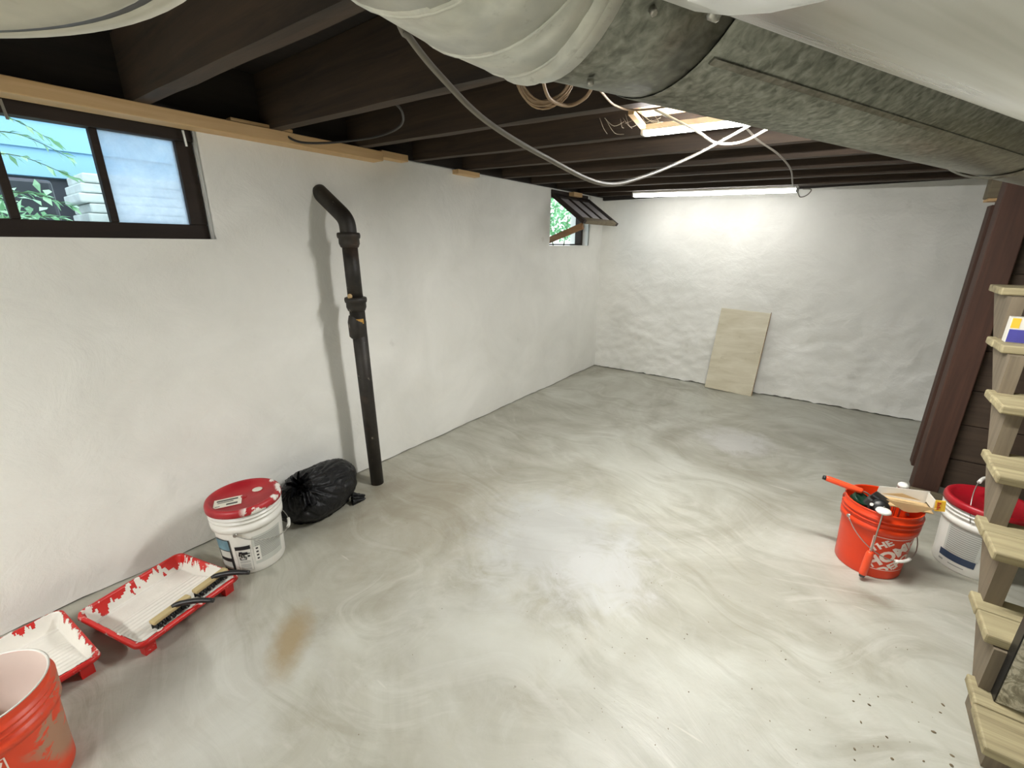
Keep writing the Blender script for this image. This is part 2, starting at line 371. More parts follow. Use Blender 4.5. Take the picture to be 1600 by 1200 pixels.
# ------------------------------------------------------------------ mesh helpers
class MB:
    def __init__(self): self.bm = bmesh.new()
    def box(self, lo, hi, rot=None, pivot=None, bevel=0.0):
        vs = [self.bm.verts.new((x, y, z)) for x in (lo[0], hi[0]) for y in (lo[1], hi[1]) for z in (lo[2], hi[2])]
        fs = [(0, 1, 3, 2), (4, 6, 7, 5), (0, 4, 5, 1), (2, 3, 7, 6), (0, 2, 6, 4), (1, 5, 7, 3)]
        faces = [self.bm.faces.new([vs[i] for i in f]) for f in fs]
        if rot is not None:
            p = Vector(pivot) if pivot else (Vector(lo)+Vector(hi))/2
            bmesh.ops.rotate(self.bm, verts=vs, cent=p, matrix=rot)
        if bevel:
            es = list({e for f in faces for e in f.edges})
            bmesh.ops.bevel(self.bm, geom=es, offset=bevel, segments=2, affect='EDGES', profile=0.5)
        return self
    def beam(self, a, b, w, h, up=(0, 0, 1), bevel=0.0):
        a, b = Vector(a), Vector(b); d = (b-a).normalized()
        s = d.cross(Vector(up)).normalized(); u = s.cross(d).normalized()
        vs = []
        for p in (a, b):
            for (i, j) in ((-1, -1), (1, -1), (1, 1), (-1, 1)):
                vs.append(self.bm.verts.new(p+s*i*w/2+u*j*h/2))
        fs = [(3, 2, 1, 0), (4, 5, 6, 7), (0, 1, 5, 4), (1, 2, 6, 5), (2, 3, 7, 6), (3, 0, 4, 7)]
        faces = [self.bm.faces.new([vs[i] for i in f]) for f in fs]
        if bevel:
            es = list({e for f in faces for e in f.edges})
            bmesh.ops.bevel(self.bm, geom=es, offset=bevel, segments=2, affect='EDGES', profile=0.5)
        return self
    def tube(self, pts, r, seg=8, caps=True, smooth_n=0):
        pts = [Vector(p) for p in pts]
        if smooth_n: pts = spline(pts, smooth_n)
        rr = r if isinstance(r, (list, tuple)) else [r]*len(pts)
        if len(rr) != len(pts):
            n = len(rr)-1
            rr = [rr[min(int(i/(len(pts)-1)*n), n-1)]*(1-(i/(len(pts)-1)*n-min(int(i/(len(pts)-1)*n), n-1))) + rr[min(int(i/(len(pts)-1)*n), n-1)+1]*(i/(len(pts)-1)*n-min(int(i/(len(pts)-1)*n), n-1)) for i in range(len(pts))]
        rings = []; up = Vector((0.13, 0.21, 0.97)).normalized()
        prev = None
        for i, p in enumerate(pts):
            if i == 0: d = pts[1]-pts[0]
            elif i == len(pts)-1: d = pts[-1]-pts[-2]
            else: d = (pts[i+1]-pts[i]).normalized()+(pts[i]-pts[i-1]).normalized()
            d.normalize()
            if prev is None:
                s = d.cross(up)
                if s.length < 0.1: s = d.cross(Vector((1, 0, 0)))
            else:
                s = prev - d*prev.dot(d)
            s.normalize(); prev = s
            u = s.cross(d)
            rings.append([self.bm.verts.new(p+(s*math.cos(2*PI*k/seg)+u*math.sin(2*PI*k/seg))*rr[i]) for k in range(seg)])
        for a, b in zip(rings, rings[1:]):
            for k in range(seg):
                f = self.bm.faces.new((a[k], a[(k+1) % seg], b[(k+1) % seg], b[k])); f.smooth = True
        if caps:
            self.bm.faces.new(rings[0][::-1]); self.bm.faces.new(rings[-1])
        return self
    def lathe(self, prof, seg=48, org=(0, 0, 0), closed=False):
        rings = []
        for (r, z) in prof:
            if r < 1e-5: rings.append([self.bm.verts.new((org[0], org[1], org[2]+z))])
            else: rings.append([self.bm.verts.new((org[0]+r*math.cos(2*PI*k/seg), org[1]+r*math.sin(2*PI*k/seg), org[2]+z)) for k in range(seg)])
        for a, b in zip(rings, rings[1:]):
            for k in range(seg):
                k2 = (k+1) % seg
                if len(a) == 1 and len(b) == 1: continue
                if len(a) == 1: f = self.bm.faces.new((a[0], b[k2], b[k]))
                elif len(b) == 1: f = self.bm.faces.new((a[k], a[k2], b[0]))
                else: f = self.bm.faces.new((a[k], a[k2], b[k2], b[k]))
                f.smooth = True
        return self
    def prism(self, poly, axis, lo, hi):
        """poly: 2D points in the two axes other than `axis`; extruded lo..hi"""
        def P(a, b, c):
            return {0: (c, a, b), 1: (a, c, b), 2: (a, b, c)}[axis]
        A = [self.bm.verts.new(P(a, b, lo)) for a, b in poly]
        B = [self.bm.verts.new(P(a, b, hi)) for a, b in poly]
        self.bm.faces.new(A[::-1]); self.bm.faces.new(B)
        n = len(poly)
        for i in range(n): self.bm.faces.new((A[i], A[(i+1) % n], B[(i+1) % n], B[i]))
        return self
    def grid(self, nx, ny, fn, skip=None):
        V = [[None]*(ny+1) for _ in range(nx+1)]
        for i in range(nx+1):
            for j in range(ny+1): V[i][j] = self.bm.verts.new(fn(i/nx, j/ny))
        for i in range(nx):
            for j in range(ny):
                if skip and skip((i+.5)/nx, (j+.5)/ny): continue
                f = self.bm.faces.new((V[i][j], V[i+1][j], V[i+1][j+1], V[i][j+1])); f.smooth = True
        return self
    def xform(self, mat):
        bmesh.ops.transform(self.bm, matrix=mat, verts=self.bm.verts); return self
    def build(self, name, mat, parent=None, solid=0.0, fix=True):
        if fix: bmesh.ops.recalc_face_normals(self.bm, faces=self.bm.faces)
        loose = [v for v in self.bm.verts if not v.link_faces]
        if loose: bmesh.ops.delete(self.bm, geom=loose, context='VERTS')
        me = bpy.data.meshes.new(name); self.bm.to_mesh(me); self.bm.free()
        o = bpy.data.objects.new(name, me); C.objects.link(o)
        me.materials.append(mat)
        if parent: o.parent = parent
        if solid:
            md = o.modifiers.new('thickness', 'SOLIDIFY'); md.thickness = solid; md.offset = -1
        return o

def spline(pts, n):
    pts = [Vector(p) for p in pts]; out = []
    for i in range(len(pts)-1):
        p0 = pts[max(i-1, 0)]; p1 = pts[i]; p2 = pts[i+1]; p3 = pts[min(i+2, len(pts)-1)]
        for k in range(n):
            t = k/n
            out.append(0.5*((2*p1)+(p2-p0)*t+(2*p0-5*p1+4*p2-p3)*t*t+(3*p1-p0-3*p2+p3)*t**3))
    out.append(pts[-1]); return out

def thing(name, label, cat, loc=(0, 0, 0), rz=0.0, group=None):
    o = bpy.data.objects.new(name, None); C.objects.link(o)
    o.empty_display_size = 0.05
    o.location = loc; o.rotation_euler = (0, 0, rz)
    o['label'] = label; o['category'] = cat
    if group: o['group'] = group
    return o
def tag(o, label, cat, group=None, kind=None):
    o['label'] = label; o['category'] = cat
    if group: o['group'] = group
    if kind: o['kind'] = kind
    return o
def struct(o, label=None, cat=None):
    o['kind'] = 'structure'
    if label: o['label'] = label
    if cat: o['category'] = cat
    return o
def moved(o, loc):
    """set an object's origin: vertices were built in world space"""
    o.data.transform(Matrix.Translation(-Vector(loc))); o.location = loc
    return o

# ------------------------------------------------------------------ the room shell
D, XR, YF, HC = 4.286, 3.7, -2.6, 1.90      # back wall, right wall, wall behind the camera, top of the walls
def fbm(x, y, z, o=4): return noise.fractal(Vector((x, y, z)), 0.6, 2.1, o)

m = MB().box((-0.2, YF-0.2, -0.2), (XR+0.2, D+0.2, 0.0))
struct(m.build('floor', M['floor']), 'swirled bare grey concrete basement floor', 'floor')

m = MB().box((-0.2, YF-0.2, HC), (XR+0.2, D+0.2, HC+0.1))
struct(m.build('ceiling', M['subfloor']), 'dark old board subfloor above the open joists', 'ceiling')

# left wall: painted skin with two window openings, backed by solid masonry
W1 = (-0.05, 0.770, 1.272, 1.668)     # y0,y1,z0,z1
W2 = (3.275, 3.985, 1.254, 1.692)
def in_open(y, z): return any(a < y < b and c < z < d for a, b, c, d in (W1, W2))
ys = sorted(set([round(YF+0.05*i, 3) for i in range(int((D-YF)/0.05)+1)] + [D, W1[0], W1[1], W2[0], W2[1]]))
zs = sorted(set([0.006] + [round(0.03+0.045*i, 3) for i in range(41)] + [HC, W1[2], W1[3], W2[2], W2[3]]))
zs = [z for z in zs if z <= HC]
bm = bmesh.new(); grid = {}
zs = [z for z in zs if z < 1.69 or z == W2[3]]
for i, y in enumerate(ys):
    for j, z in enumerate(zs):
        amp = 0.007 + 0.006*max(0, 1-z/0.9)
        x = 0.006+amp*fbm(y*1.6, z*1.6, 3.1) + 0.003*fbm(y*7, z*7, 9.0)
        if 1.20 < z < W1[2]+0.001 and -0.1 < y < 0.8: x += 0.010*min(1, (z-1.20)/0.06)
        zz = z
        if j == 0: zz = 0.005+0.005*fbm(y*14, 0, 5)
        grid[i, j] = bm.verts.new((max(x, -0.006), y, zz))
for i in range(len(ys)-1):
    for j in range(len(zs)-1):
        if in_open((ys[i]+ys[i+1])/2, (zs[j]+zs[j+1])/2): continue
        f = bm.faces.new((grid[i, j], grid[i+1, j], grid[i+1, j+1], grid[i, j+1])); f.smooth = True
q = MB(); q.bm.free(); q.bm = bm
X0, X1 = -0.20, -0.007
q.box((X0, YF-0.2, 0.02), (X1, W1[0], HC)); q.box((X0, W1[0], 0.02), (X1, W1[1], W1[2])); q.box((X0, W1[0], W1[3]), (X1, W1[1], HC))
q.box((X0, W1[1], 0.02), (X1, W2[0], HC)); q.box((X0, W2[0], 0.02), (X1, W2[1], W2[2])); q.box((X0, W2[0], W2[3]), (X1, W2[1], HC))
q.box((X0, W2[1], 0.02), (X1, D+0.2, HC))
struct(q.build('wall_left', M['wall'], fix=False), 'long white painted masonry wall with two small windows', 'wall')

def lumpy(u, v):
    x = -0.02 + u*2.9; z = 0.006 + v*(HC-0.006)
    low = max(0.0, min(1.0, (1.05-z)/0.7))
    a = 0.008+0.022*low
    y = D - 0.02 - 0.55*a*fbm(x*2.6, z*3.4, 21.0) - 0.0065*low*fbm(x*7, z*10, 4.0) - 0.0015*fbm(x*8, z*8, 2)
    if v == 0: z = 0.008+0.008*fbm(x*14, 0, 8)
    return (x, min(y, D+0.01), z)
q = MB().grid(150, 100, lumpy)
q.box((-0.2, D+0.012, 0.02), (XR+0.2, D+0.2, HC))
struct(q.build('wall_back', M['wall_rough'], fix=False), 'lumpy white painted stone wall at the far end', 'wall')
struct(MB().box((XR, YF-0.2, 0), (XR+0.2, D+0.2, HC)).build('wall_right', M['wall']), 'white wall beyond the stairs', 'wall')
struct(MB().box((-0.2, YF-0.2, 0), (XR+0.2, YF, HC)).build('wall_front', M['wall']), 'white wall behind the viewer', 'wall')
# dark strips set back in the ragged gap at the foot of the walls
struct(MB().box((-0.03, YF, 0.0), (-0.0085, D, 0.019)).build('gap_strip_left', M['recess']), 'dark crumbly gap at the foot of the left wall', 'gap')
struct(MB().box((0.0, D+0.013, 0.0), (XR, D+0.03, 0.019)).build('gap_strip_back', M['recess']), 'dark crumbly gap at the foot of the back wall', 'gap')
# dark rim boards closing the joist ends above the painted walls
struct(MB().box((-0.006, YF, 1.700), (0.0115, D, HC-0.001)).build('trim_1', M['subfloor']), 'dark rim board on top of the left wall between the joists', 'trim')
struct(MB().box((0.012, D-0.06, 1.672), (XR, D, HC-0.001)).build('trim_2', M['subfloor']), 'dark rim board on top of the back wall', 'trim')

# ------------------------------------------------------------------ ceiling joists (resting on the left wall)
JY = [0.62, 1.06, 1.465, 1.87, 2.27, 2.67, 3.03, 3.40, 3.78, 4.16]     # far edge of each
ordn = ['nearest the camera, meeting the wall above the large window', 'second from the camera, meeting the wall where the pale plank ends',
        'third from the camera, just before the lit fixture above', 'fourth from the camera, right behind the near light fixture',
        'fifth from the camera', 'sixth from the camera', 'seventh from the camera, just before the propped open window',
        'eighth from the camera, over the propped open window', 'third last, over the far light fixture', 'last one, tight against the back wall']
ordn[8] = 'ninth from the camera, carrying the far light fixture'
for k, y in enumerate(JY):
    tilt = 0.012 if k == 9 else 0.03
    bm = MB()
    L = XR-0.012
    n = 24
    z0 = 1.70; z1 = z0-tilt*L
    t = 0.046
    rows = []
    for i in range(n+1):
        u = i/n; x = 0.012+u*(L-0.012); zb = z0-tilt*x
        w = 0.003*fbm(x*2.2, y*5, 1)
        rows.append([bm.bm.verts.new(p) for p in ((x, y-t+w, zb+0.002*fbm(x*6, y, 2)), (x, y+w, zb+0.002*fbm(x*6, y, 7)), (x, y+w, HC-0.002), (x, y-t+w, HC-0.002))])
    for a, b in zip(rows, rows[1:]):
        for c in range(4): bm.bm.faces.new((a[c], a[(c+1) % 4], b[(c+1) % 4], b[c]))
    bm.bm.faces.new(rows[0]); bm.bm.faces.new(rows[-1][::-1])
    o = moved(bm.build('ceiling_joist', M['joist']), (L/2, y-t/2, 1.66))
    tag(o, 'dark wooden ceiling joist, ' + ordn[k], 'joist', 'open ceiling joists')

# pale plank laid along the top of the left wall + shims
o = MB().box((0.004, -0.9, 1.654), (0.085, 1.565, 1.698), bevel=0.003).build('wall_plate', M['pine_y'])
tag(moved(o, (0.04, 0.3, 1.655)), 'long pale pine plank running over the large window under the joists', 'plank')
for loc, sz, lab in (((0.045, 1.65, 1.690), (0.03, 0.085, 0.016), 'short tan wood shim just past the end of the pale plank'),
                     ((0.03, 2.24, 1.680), (0.025, 0.10, 0.013), 'short tan wood shim on the wall top between the pipe and the propped window'),
                     ((0.02, 3.66, 1.676), (0.03, 0.075, 0.017), 'short tan wood block above the propped open window'),
                     ((0.06, 0.99, 1.706), (0.02, 0.12, 0.006), 'thin tan wood shim lying on the pale plank by the second joist')):
    o = MB().box([-s for s in sz], sz, bevel=0.002).build('wood_shim', M['pine_y']); o.location = loc
    tag(o, lab, 'shim', 'wood shims on the wall top')

# ------------------------------------------------------------------ windows
w1 = thing('window_1', 'large dark framed three pane basement window beside the camera', 'window', (-0.035, 0.36, 1.28)); struct(w1)
def at(o, base): o.data.transform(Matrix.Translation(-Vector(base))); return o
B1 = (-0.035, 0.36, 1.28)
f0, f1 = -0.078, -0.036
m = MB(); m.box((f0, W1[0]+0.002, W1[2]-0.004), (f1, W1[1]-0.004, 1.326), bevel=0.003)
at(m.build('bottom_rail', M['frame'], w1), B1)
m = MB(); m.box((f0, W1[0]+0.002, 1.620), (f1+0.012, W1[1]-0.004, W1[3]-0.002), bevel=0.003)
at(m.build('top_rail', M['frame'], w1), B1)
for a, b in ((0.710, W1[1]-0.004), (W1[0]+0.002, 0.004)):
    at(MB().box((f0, a, 1.326), (f1, b, 1.620), bevel=0.003).build('stile', M['frame'], w1), B1)
for y in (0.482, 0.243):
    at(MB().box((f0+0.004, y-0.011, 1.326), (f1-0.004, y+0.011, 1.620), bevel=0.003).build('muntin', M['frame'], w1), B1)
for a, b, mt in ((0.004, 0.232, 'glass'), (0.254, 0.471, 'glass'), (0.493, 0.710, 'frost')):
    o = at(MB().box((-0.060, a, 1.326), (-0.057, b, 1.620)).build('pane', M[mt], w1), B1)
    if mt == 'frost': o['label'] = 'hazy dirty pane'
for y in (0.285, 0.735):
    at(MB().beam((-0.004, y, 1.60), (-0.002, y-0.004, 1.652), 0.007, 0.004, (1, 0, 0)).build('hook', M['wire'], w1), B1)

w2 = thing('window_2', 'small far basement window with its three pane sash propped open into the room', 'window', (-0.08, 3.63, 1.26)); struct(w2)
B2 = (-0.08, 3.63, 1.26)
at(MB().box((-0.12, W2[1]-0.045, W2[2]+0.002), (-0.06, W2[1]-0.004, W2[3]-0.002)).build('stile', M['frame'], w2), B2)
at(MB().box((-0.12, W2[0]+0.002, W2[2]+0.002), (-0.06, W2[0]+0.03, W2[3]-0.002)).build('stile', M['frame'], w2), B2)
at(MB().box((-0.12, W2[0]+0.03, W2[2]+0.002), (-0.06, W2[1]-0.045, W2[2]+0.014)).build('sill', M['frame'], w2), B2)
at(MB().box((-0.12, W2[0]+0.03, 1.645), (-0.0, W2[1]-0.045, W2[3]-0.002)).build('head', M['frame'], w2), B2)
hinge = Vector((-0.01, 0, 1.655)); free = Vector((0.30, 0, 1.432))
sd = (free-hinge); sl = sd.length; sd.normalize(); sn = Vector((-sd.z, 0, sd.x))
def sash_box(s0, s1, y0, y1, t0=-0.014, t1=0.014):
    b = MB(); vs = []
    b.box((s0, y0, t0), (s1, y1, t1), bevel=0.002)
    mt = Matrix((( sd.x, 0, sn.x, hinge.x), (0, 1, 0, 0), (sd.z, 0, sn.z, hinge.z), (0, 0, 0, 1)))
    return b.xform(mt)
ya, yb = 3.305, 3.965
sash = at(sash_box(0, sl, ya, ya+0.045).build('sash', M['frame'], w2), B2)
def sub(o, par): o.parent = par; return o
at(sash_box(0, sl, yb-0.045, yb).build('sash_stile', M['frame'], sash), B2)
at(sash_box(0, 0.045, ya+0.045, yb-0.045).build('sash_rail', M['frame'], sash), B2)
at(sash_box(sl-0.045, sl, ya+0.045, yb-0.045, -0.016, 0.016).build('sash_rail', M['oldwood'], sash), B2)
pw = (yb-ya-0.09)/3
for i in (1, 2):
    y = ya+0.045+pw*i
    at(sash_box(0.045, sl-0.045, y-0.011, y+0.011, -0.01, 0.01).build('muntin', M['frame'], sash), B2)
for i in range(3):
    y = ya+0.045+pw*i
    at(sash_box(0.045, sl-0.045, y+0.011, y+pw-0.011, -0.002, 0.001).build('pane', M['haze'], sash), B2)
o = MB().beam((0.275, 3.345, 1.405), (-0.17, 3.435, 1.272), 0.022, 0.05, bevel=0.002).build('prop_stick', M['brownstick'])
tag(moved(o, (0.08, 3.385, 1.34)), 'brown wooden stick propping the far window sash open', 'stick')

# ------------------------------------------------------------------ outside the windows
struct(MB().box((-6.0, -2.5, 1.0), (-0.205, 12.0, 1.215)).build('ground', M['conc_out']), 'pale outdoor ground seen through the windows', 'ground')
h = thing('neighboring_house', 'blue sided neighboring house seen through the large window', 'house', (-1.9, 1.5, 1.215))
m = MB()
for i in range(12):
    z = 0.42+i*0.155
    m.prism([(0.0, z), (0.022, z), (0.006, z+0.155), (0.0, z+0.155)], 1, -3.5, 1.6)
m.box((-1.5, -3.5, 0.42), (0.0, 1.6, 2.3))
m.build('siding', M['siding'], h)
MB().box((-1.5, -3.5, 0), (-0.03, 1.6, 0.42)).build('foundation', M['binm'], h)
MB().box((0.0, -3.5, 0.80), (0.06, -0.86, 0.92), rot=Matrix.Rotation(R(2), 3, 'X')).build('trim_board', M['redtrim'], h)
st = thing('paver_stack', 'stack of weathered concrete slabs outside the large window', 'slabs', (-1.5, 1.6, 1.215))
for i in range(8):
    z = i*0.051
    MB().box((-0.22+0.03*(i % 2)*0.5, -0.93+0.02*math.sin(i*2.1), z+0.001), (0.16, 0.9, z+0.049), bevel=0.008).build('slab', M['conc_out'], st)
o = MB().box((-0.13, -0.13, 0.0), (0.13, 0.10, 0.33), bevel=0.015).build('storage_bin', M['binm']); o.location = (-1.22, 0.42, 1.215)
tag(o, 'dark grey bin outside behind the leafy twigs', 'bin')

def leaf(bm, p, d, L, w):
    d = d.normalized(); s = d.cross(Vector((random.uniform(-.4, .4), random.uniform(-.4, .4), 1))).normalized(); u = s.cross(d)
    a = bm.verts.new(p); b = bm.verts.new(p+d*L*0.45+s*w+u*0.2*w); c = bm.verts.new(p+d*L-u*0.15*L); e = bm.verts.new(p+d*L*0.45-s*w+u*0.2*w); mid = bm.verts.new(p+d*L*0.45)
    for t in ((a, b, mid), (b, c, mid), (c, e, mid), (e, a, mid)): bm.faces.new(t)
sh = thing('leafy_shrub', 'bright green leafy shrub reaching across the large window from outside', 'shrub', (-0.7, 0.2, 1.215))
stm, lf = MB(), MB()
twigs = []
for k in range(9):
    a = random.uniform(-.1, .15)
    y0 = random.uniform(-0.12, 0.05); x0 = random.uniform(-.15, .15)
    hgt = random.uniform(0.10, 0.34); reach = random.uniform(0.15, 0.42)*(1.0 if k % 3 else 0.6)
    pts = [Vector((x0, y0, 0.0)), Vector((x0+a*.3, y0+reach*.25, hgt*.8)), Vector((x0+a*.7, y0+reach*.6, hgt)), Vector((x0+a, y0+reach, hgt*random.uniform(.55, .85)))]
    twigs.append(spline(pts, 6))
for yy, zz, l in ((0.0, 0.50, 0.28), (0.02, 0.44, 0.3), (-.02, .36, .34)):
    twigs.append(spline([Vector((0, -0.1, 0.0)), Vector((0, yy-0.03, zz*0.85)), Vector((0.02, yy+l*.5, zz+.015)), Vector((0.03, yy+l, zz-0.05))], 6))
for tw in twigs:
    stm.tube(tw, [0.004, 0.0012], 5)
    for i in range(3, len(tw)):
        dirv = (tw[i]-tw[i-1]).normalized()
        for q_ in range(2):
            dd = dirv+Vector((random.uniform(-.9, .9), random.uniform(-.6, .9), random.uniform(-.8, .5)))
            leaf(lf.bm, tw[i], dd, random.uniform(.035, .06), random.uniform(.008, .014))
for k in range(190):
    p = Vector((random.gauss(0, .1), random.uniform(-.25, .24), random.uniform(0.0, .30)*random.random()**.4))
    leaf(lf.bm, p, Vector((random.uniform(-1, 1), random.uniform(-.4, 1), random.uniform(-.6, .6))), random.uniform(.035, .06), random.uniform(.009, .015))
stm.build('stem', M['stem'], sh); lf.build('foliage', M['leaf'], sh, fix=False)

sb = thing('garden_bush', 'dense green bush seen outside through the far propped window', 'bush', (-1.6, 6.4, 1.215))
lf = MB()
for k in range(2600):
    p = Vector((random.gauss(0, .28), random.uniform(-1.6, 1.25), abs(random.gauss(0.35, .4))+0.12))
    leaf(lf.bm, p, Vector((random.uniform(-1, 1), random.uniform(-1, 1), random.uniform(-.7, .7))), random.uniform(.06, .11), random.uniform(.02, .035))
lf.build('foliage', M['leafdark'], sb, fix=False)
m = MB()
for k in range(9): m.tube([(random.gauss(0, .1), -1.3+k*.3, 0), (random.gauss(0, .15), -1.3+k*.3+random.uniform(-.1, .1), .7)], [0.012, 0.005], 5)
m.build('stem', M['stem'], sb)
o = MB().box((-0.05, -0.09, 0), (0.05, 0.09, 0.16), bevel=0.01).build('fence_post', M['siding']); o.location = (-0.75, 5.38, 1.215)
tag(o, 'blue grey post stub outside the far window', 'post')

# ------------------------------------------------------------------ light fixtures
def fixture(name, a, b, label, power, side=0.60, w=0.075, hgt=0.04, group='shop lights under the joists'):
    a, b = Vector(a), Vector(b); mid = (a+b)/2
    r = thing(name, label, 'light fixture', mid, 0, group)
    d = (b-a).normalized()
    A, B = a-mid, b-mid
    hz = Vector((0, 0, hgt))
    MB().beam(A+hz*(1+side)/2, B+hz*(1+side)/2, w*1.03, hgt*(1-side)-0.001, bevel=0.002).build('housing', M['lamp_white'], r)
    dm = MB()
    # rounded wrap diffuser below the housing
    prof = [(-0.5, side), (-0.5, side*0.5), (-0.40, side*0.14), (-0.22, 0.0), (0.22, 0.0), (0.40, side*0.14), (0.5, side*0.5), (0.5, side)]
    s = d.cross(Vector((0, 0, 1))).normalized()
    ra = [dm.bm.verts.new(A+d*0.012+s*p*w+Vector((0, 0, z*hgt))) for p, z in prof]
    rb = [dm.bm.verts.new(B-d*0.012+s*p*w+Vector((0, 0, z*hgt))) for p, z in prof]
    for i in range(len(prof)):
        j = (i+1) % len(prof); dm.bm.faces.new((ra[i], ra[j], rb[j], rb[i]))
    dm.bm.faces.new(ra[::-1]); dm.bm.faces.new(rb)
    dm.build('diffuser', make_emit('lit_diffuser', (1.0, 0.995, 0.965, 1), power), r)
    for p, sg, mt in ((A, 1, 'lamp_white'), (B, -1, 'grey_dark')):
        c = MB(); c.beam(p+hz*0.5, p+d*sg*0.012+hz*0.5, w, hgt, bevel=0.003)
        c.build('end_cap', M[mt], r)
    return r
fixture('light_fixture', (1.40, 1.630, 1.612), (2.26, 1.650, 1.588), 'lit shop light under the middle joists, partly behind the round duct', LAMP_NEAR, 0.36, 0.038, 0.032)
fixture('light_fixture', (0.475, 3.86, 1.647), (1.675, 3.86, 1.611), 'lit long shop light in front of the back wall', LAMP_FAR)
fixture('light_fixture', (0.5, -1.45, 1.650), (1.7, -1.45, 1.612), 'added fill light out of view behind the viewer', FILL_BACK, 0.06)  # unseen fill light, added to even out the foreground brightness
o = MB().beam((1.42, 1.515, 1.664), (2.1, 1.535, 1.646), 0.17, 0.006).build('plywood_panel', M['ply'])
tag(moved(o, (1.7, 1.53, 1.64)), 'tan wooden panel lit up beside the near light fixture', 'panel')
o = MB().beam((1.435, 1.44, 1.640), (1.392, 1.72, 1.634), 0.018, 0.012).build('wood_strip', M['pine_x'])
tag(moved(o, (1.41, 1.58, 1.637)), 'thin pale wood strip at the left end of the near light', 'wood strip')

# ------------------------------------------------------------------ ducts
dv = Vector((0.416, 0.909, 0)).normalized(); mv = Vector((-0.909, 0.416, 0)).normalized()
CX = Vector((2.054, 0, 0))
def axis_pt(s, u, z): return CX+mv*u+dv*s+Vector((0, 0, z))
RD = 0.115
d1 = thing('round_duct', 'large spangled round metal duct crossing the ceiling with a jointed elbow', 'duct', (2.4, 1.6, 1.5))
B = (2.4, 1.6, 1.5)
def ring_sweep(pts, r, seg=56): return MB().tube(pts, r, seg, caps=False)
a0, a1, a2, a3 = axis_pt(0.236, 0.351, 1.50), axis_pt(0.350, 0.351, 1.50), axis_pt(0.36, 0.351, 1.50), axis_pt(3.02, 0.345, 1.475)
at(ring_sweep([a0, a0.lerp(a1, .5), a1], RD-0.0015).build('duct_sleeve', M['galv'], d1, solid=0.001), B)
at(ring_sweep([a1-dv*0.004, a1.lerp(a3, .25), a1.lerp(a3, .5), a1.lerp(a3, .75), a3], RD).build('duct_run', M['galv'], d1, solid=0.001), B)
# lengthwise lock seam on the run
sm = MB()
ang = R(-118)
for c0, c1 in (((a1+dv*0.002), a3),):
    off = mv*math.cos(ang)*(RD+0.0008)+Vector((0, 0, math.sin(ang)*(RD+0.0008)))
    sm.beam(c0+off, c1+off, 0.006, 0.0022, up=off)
at(sm.build('lock_seam', M['galv'], d1), B)
# slip joint further along
jp = axis_pt(1.22, 0.349, 1.49)
at(ring_sweep([jp-dv*0.012, jp-dv*0.004, jp+dv*0.004, jp+dv*0.012], [RD+0.0005, RD+0.004, RD+0.004, RD+0.0005]).build('joint_bead', M['galv'], d1), B)
# elbow gores: heading turns from the run's heading to straight back along the wall
heads = [24.6, 3.0, -7.0, -11.0]
P = [a0+dv*0.012]
cur = a0.copy(); gores = []
lens = [0.026, 0.046, 0.070, 0.36]
for hd, L in zip(heads, lens):
    dirv = Vector((math.sin(R(hd)), math.cos(R(hd)), 0))
    nxt = cur-dirv*L; gores.append((cur.copy(), nxt.copy(), dirv)); cur = nxt
def mitre_tube(gs, r, seg=56):
    """one tube per gore, cut on the bisecting planes"""
    out = []
    for i, (p, q, d) in enumerate(gs):
        mb = MB()
        s = d.cross(Vector((0, 0, 1))).normalized(); u = Vector((0, 0, 1))
        n0 = (d+(gs[i-1][2] if i else d)).normalized(); n1 = (d+(gs[i+1][2] if i+1 < len(gs) else d)).normalized()
        R0, R1 = [], []
        for k in range(seg):
            o_ = (s*math.cos(2*PI*k/seg)+u*math.sin(2*PI*k/seg))*r
            for (pt, n, lst) in ((p, n0, R0), (q, n1, R1)):
                base = pt+o_; t = (pt-base).dot(n)/d.dot(n)
                lst.append(base+d*t)
        if i+1 < len(gs): R1 = [x-d*0.0025 for x in R1]
        v0 = [mb.bm.verts.new(x) for x in R0]; v1 = [mb.bm.verts.new(x) for x in R1]
        for k in range(seg):
            f = mb.bm.faces.new((v0[k], v0[(k+1) % seg], v1[(k+1) % seg], v1[k])); f.smooth = True
        out.append((mb, R0, R1))
    return out
gores[0] = (gores[0][0]+dv*0.003, gores[0][1], gores[0][2])
for mb, R0, R1 in mitre_tube(gores, RD+0.002):
    at(mb.build('elbow_gore', M['galv_light'], d1, solid=0.001), B)
    R2_ = [x+(w_-x)*0.10 for x, w_ in zip(R1, R0)]
    bead = MB(); bead.tube(R2_+[R2_[0], R2_[1]], 0.0013, 6, caps=False)
    at(bead.build('elbow_bead', M['galv_light'], d1), B)
# raised band round the elbow outlet
g0 = gores[0]
bp = g0[0]-g0[2]*0.018
at(ring_sweep([bp-g0[2]*0.007, bp-g0[2]*0.003, bp+g0[2]*0.003, bp+g0[2]*0.007], [RD+0.002, RD+0.006, RD+0.006, RD+0.002]).build('elbow_band', M['galv_light'], d1), B)
for aa in (-92, -128):
    c = a0+dv*0.03+mv*math.cos(R(aa))*(RD+.002)+Vector((0, 0, math.sin(R(aa))*(RD+.002)))
    nrm = (mv*math.cos(R(aa))+Vector((0, 0, math.sin(R(aa))))).normalized()
    at(MB().tube([c-nrm*0.002, c+nrm*0.002, c+nrm*0.003], [0.003, 0.003, 0.002], 6).build('screw', M['wire'], d1), B)

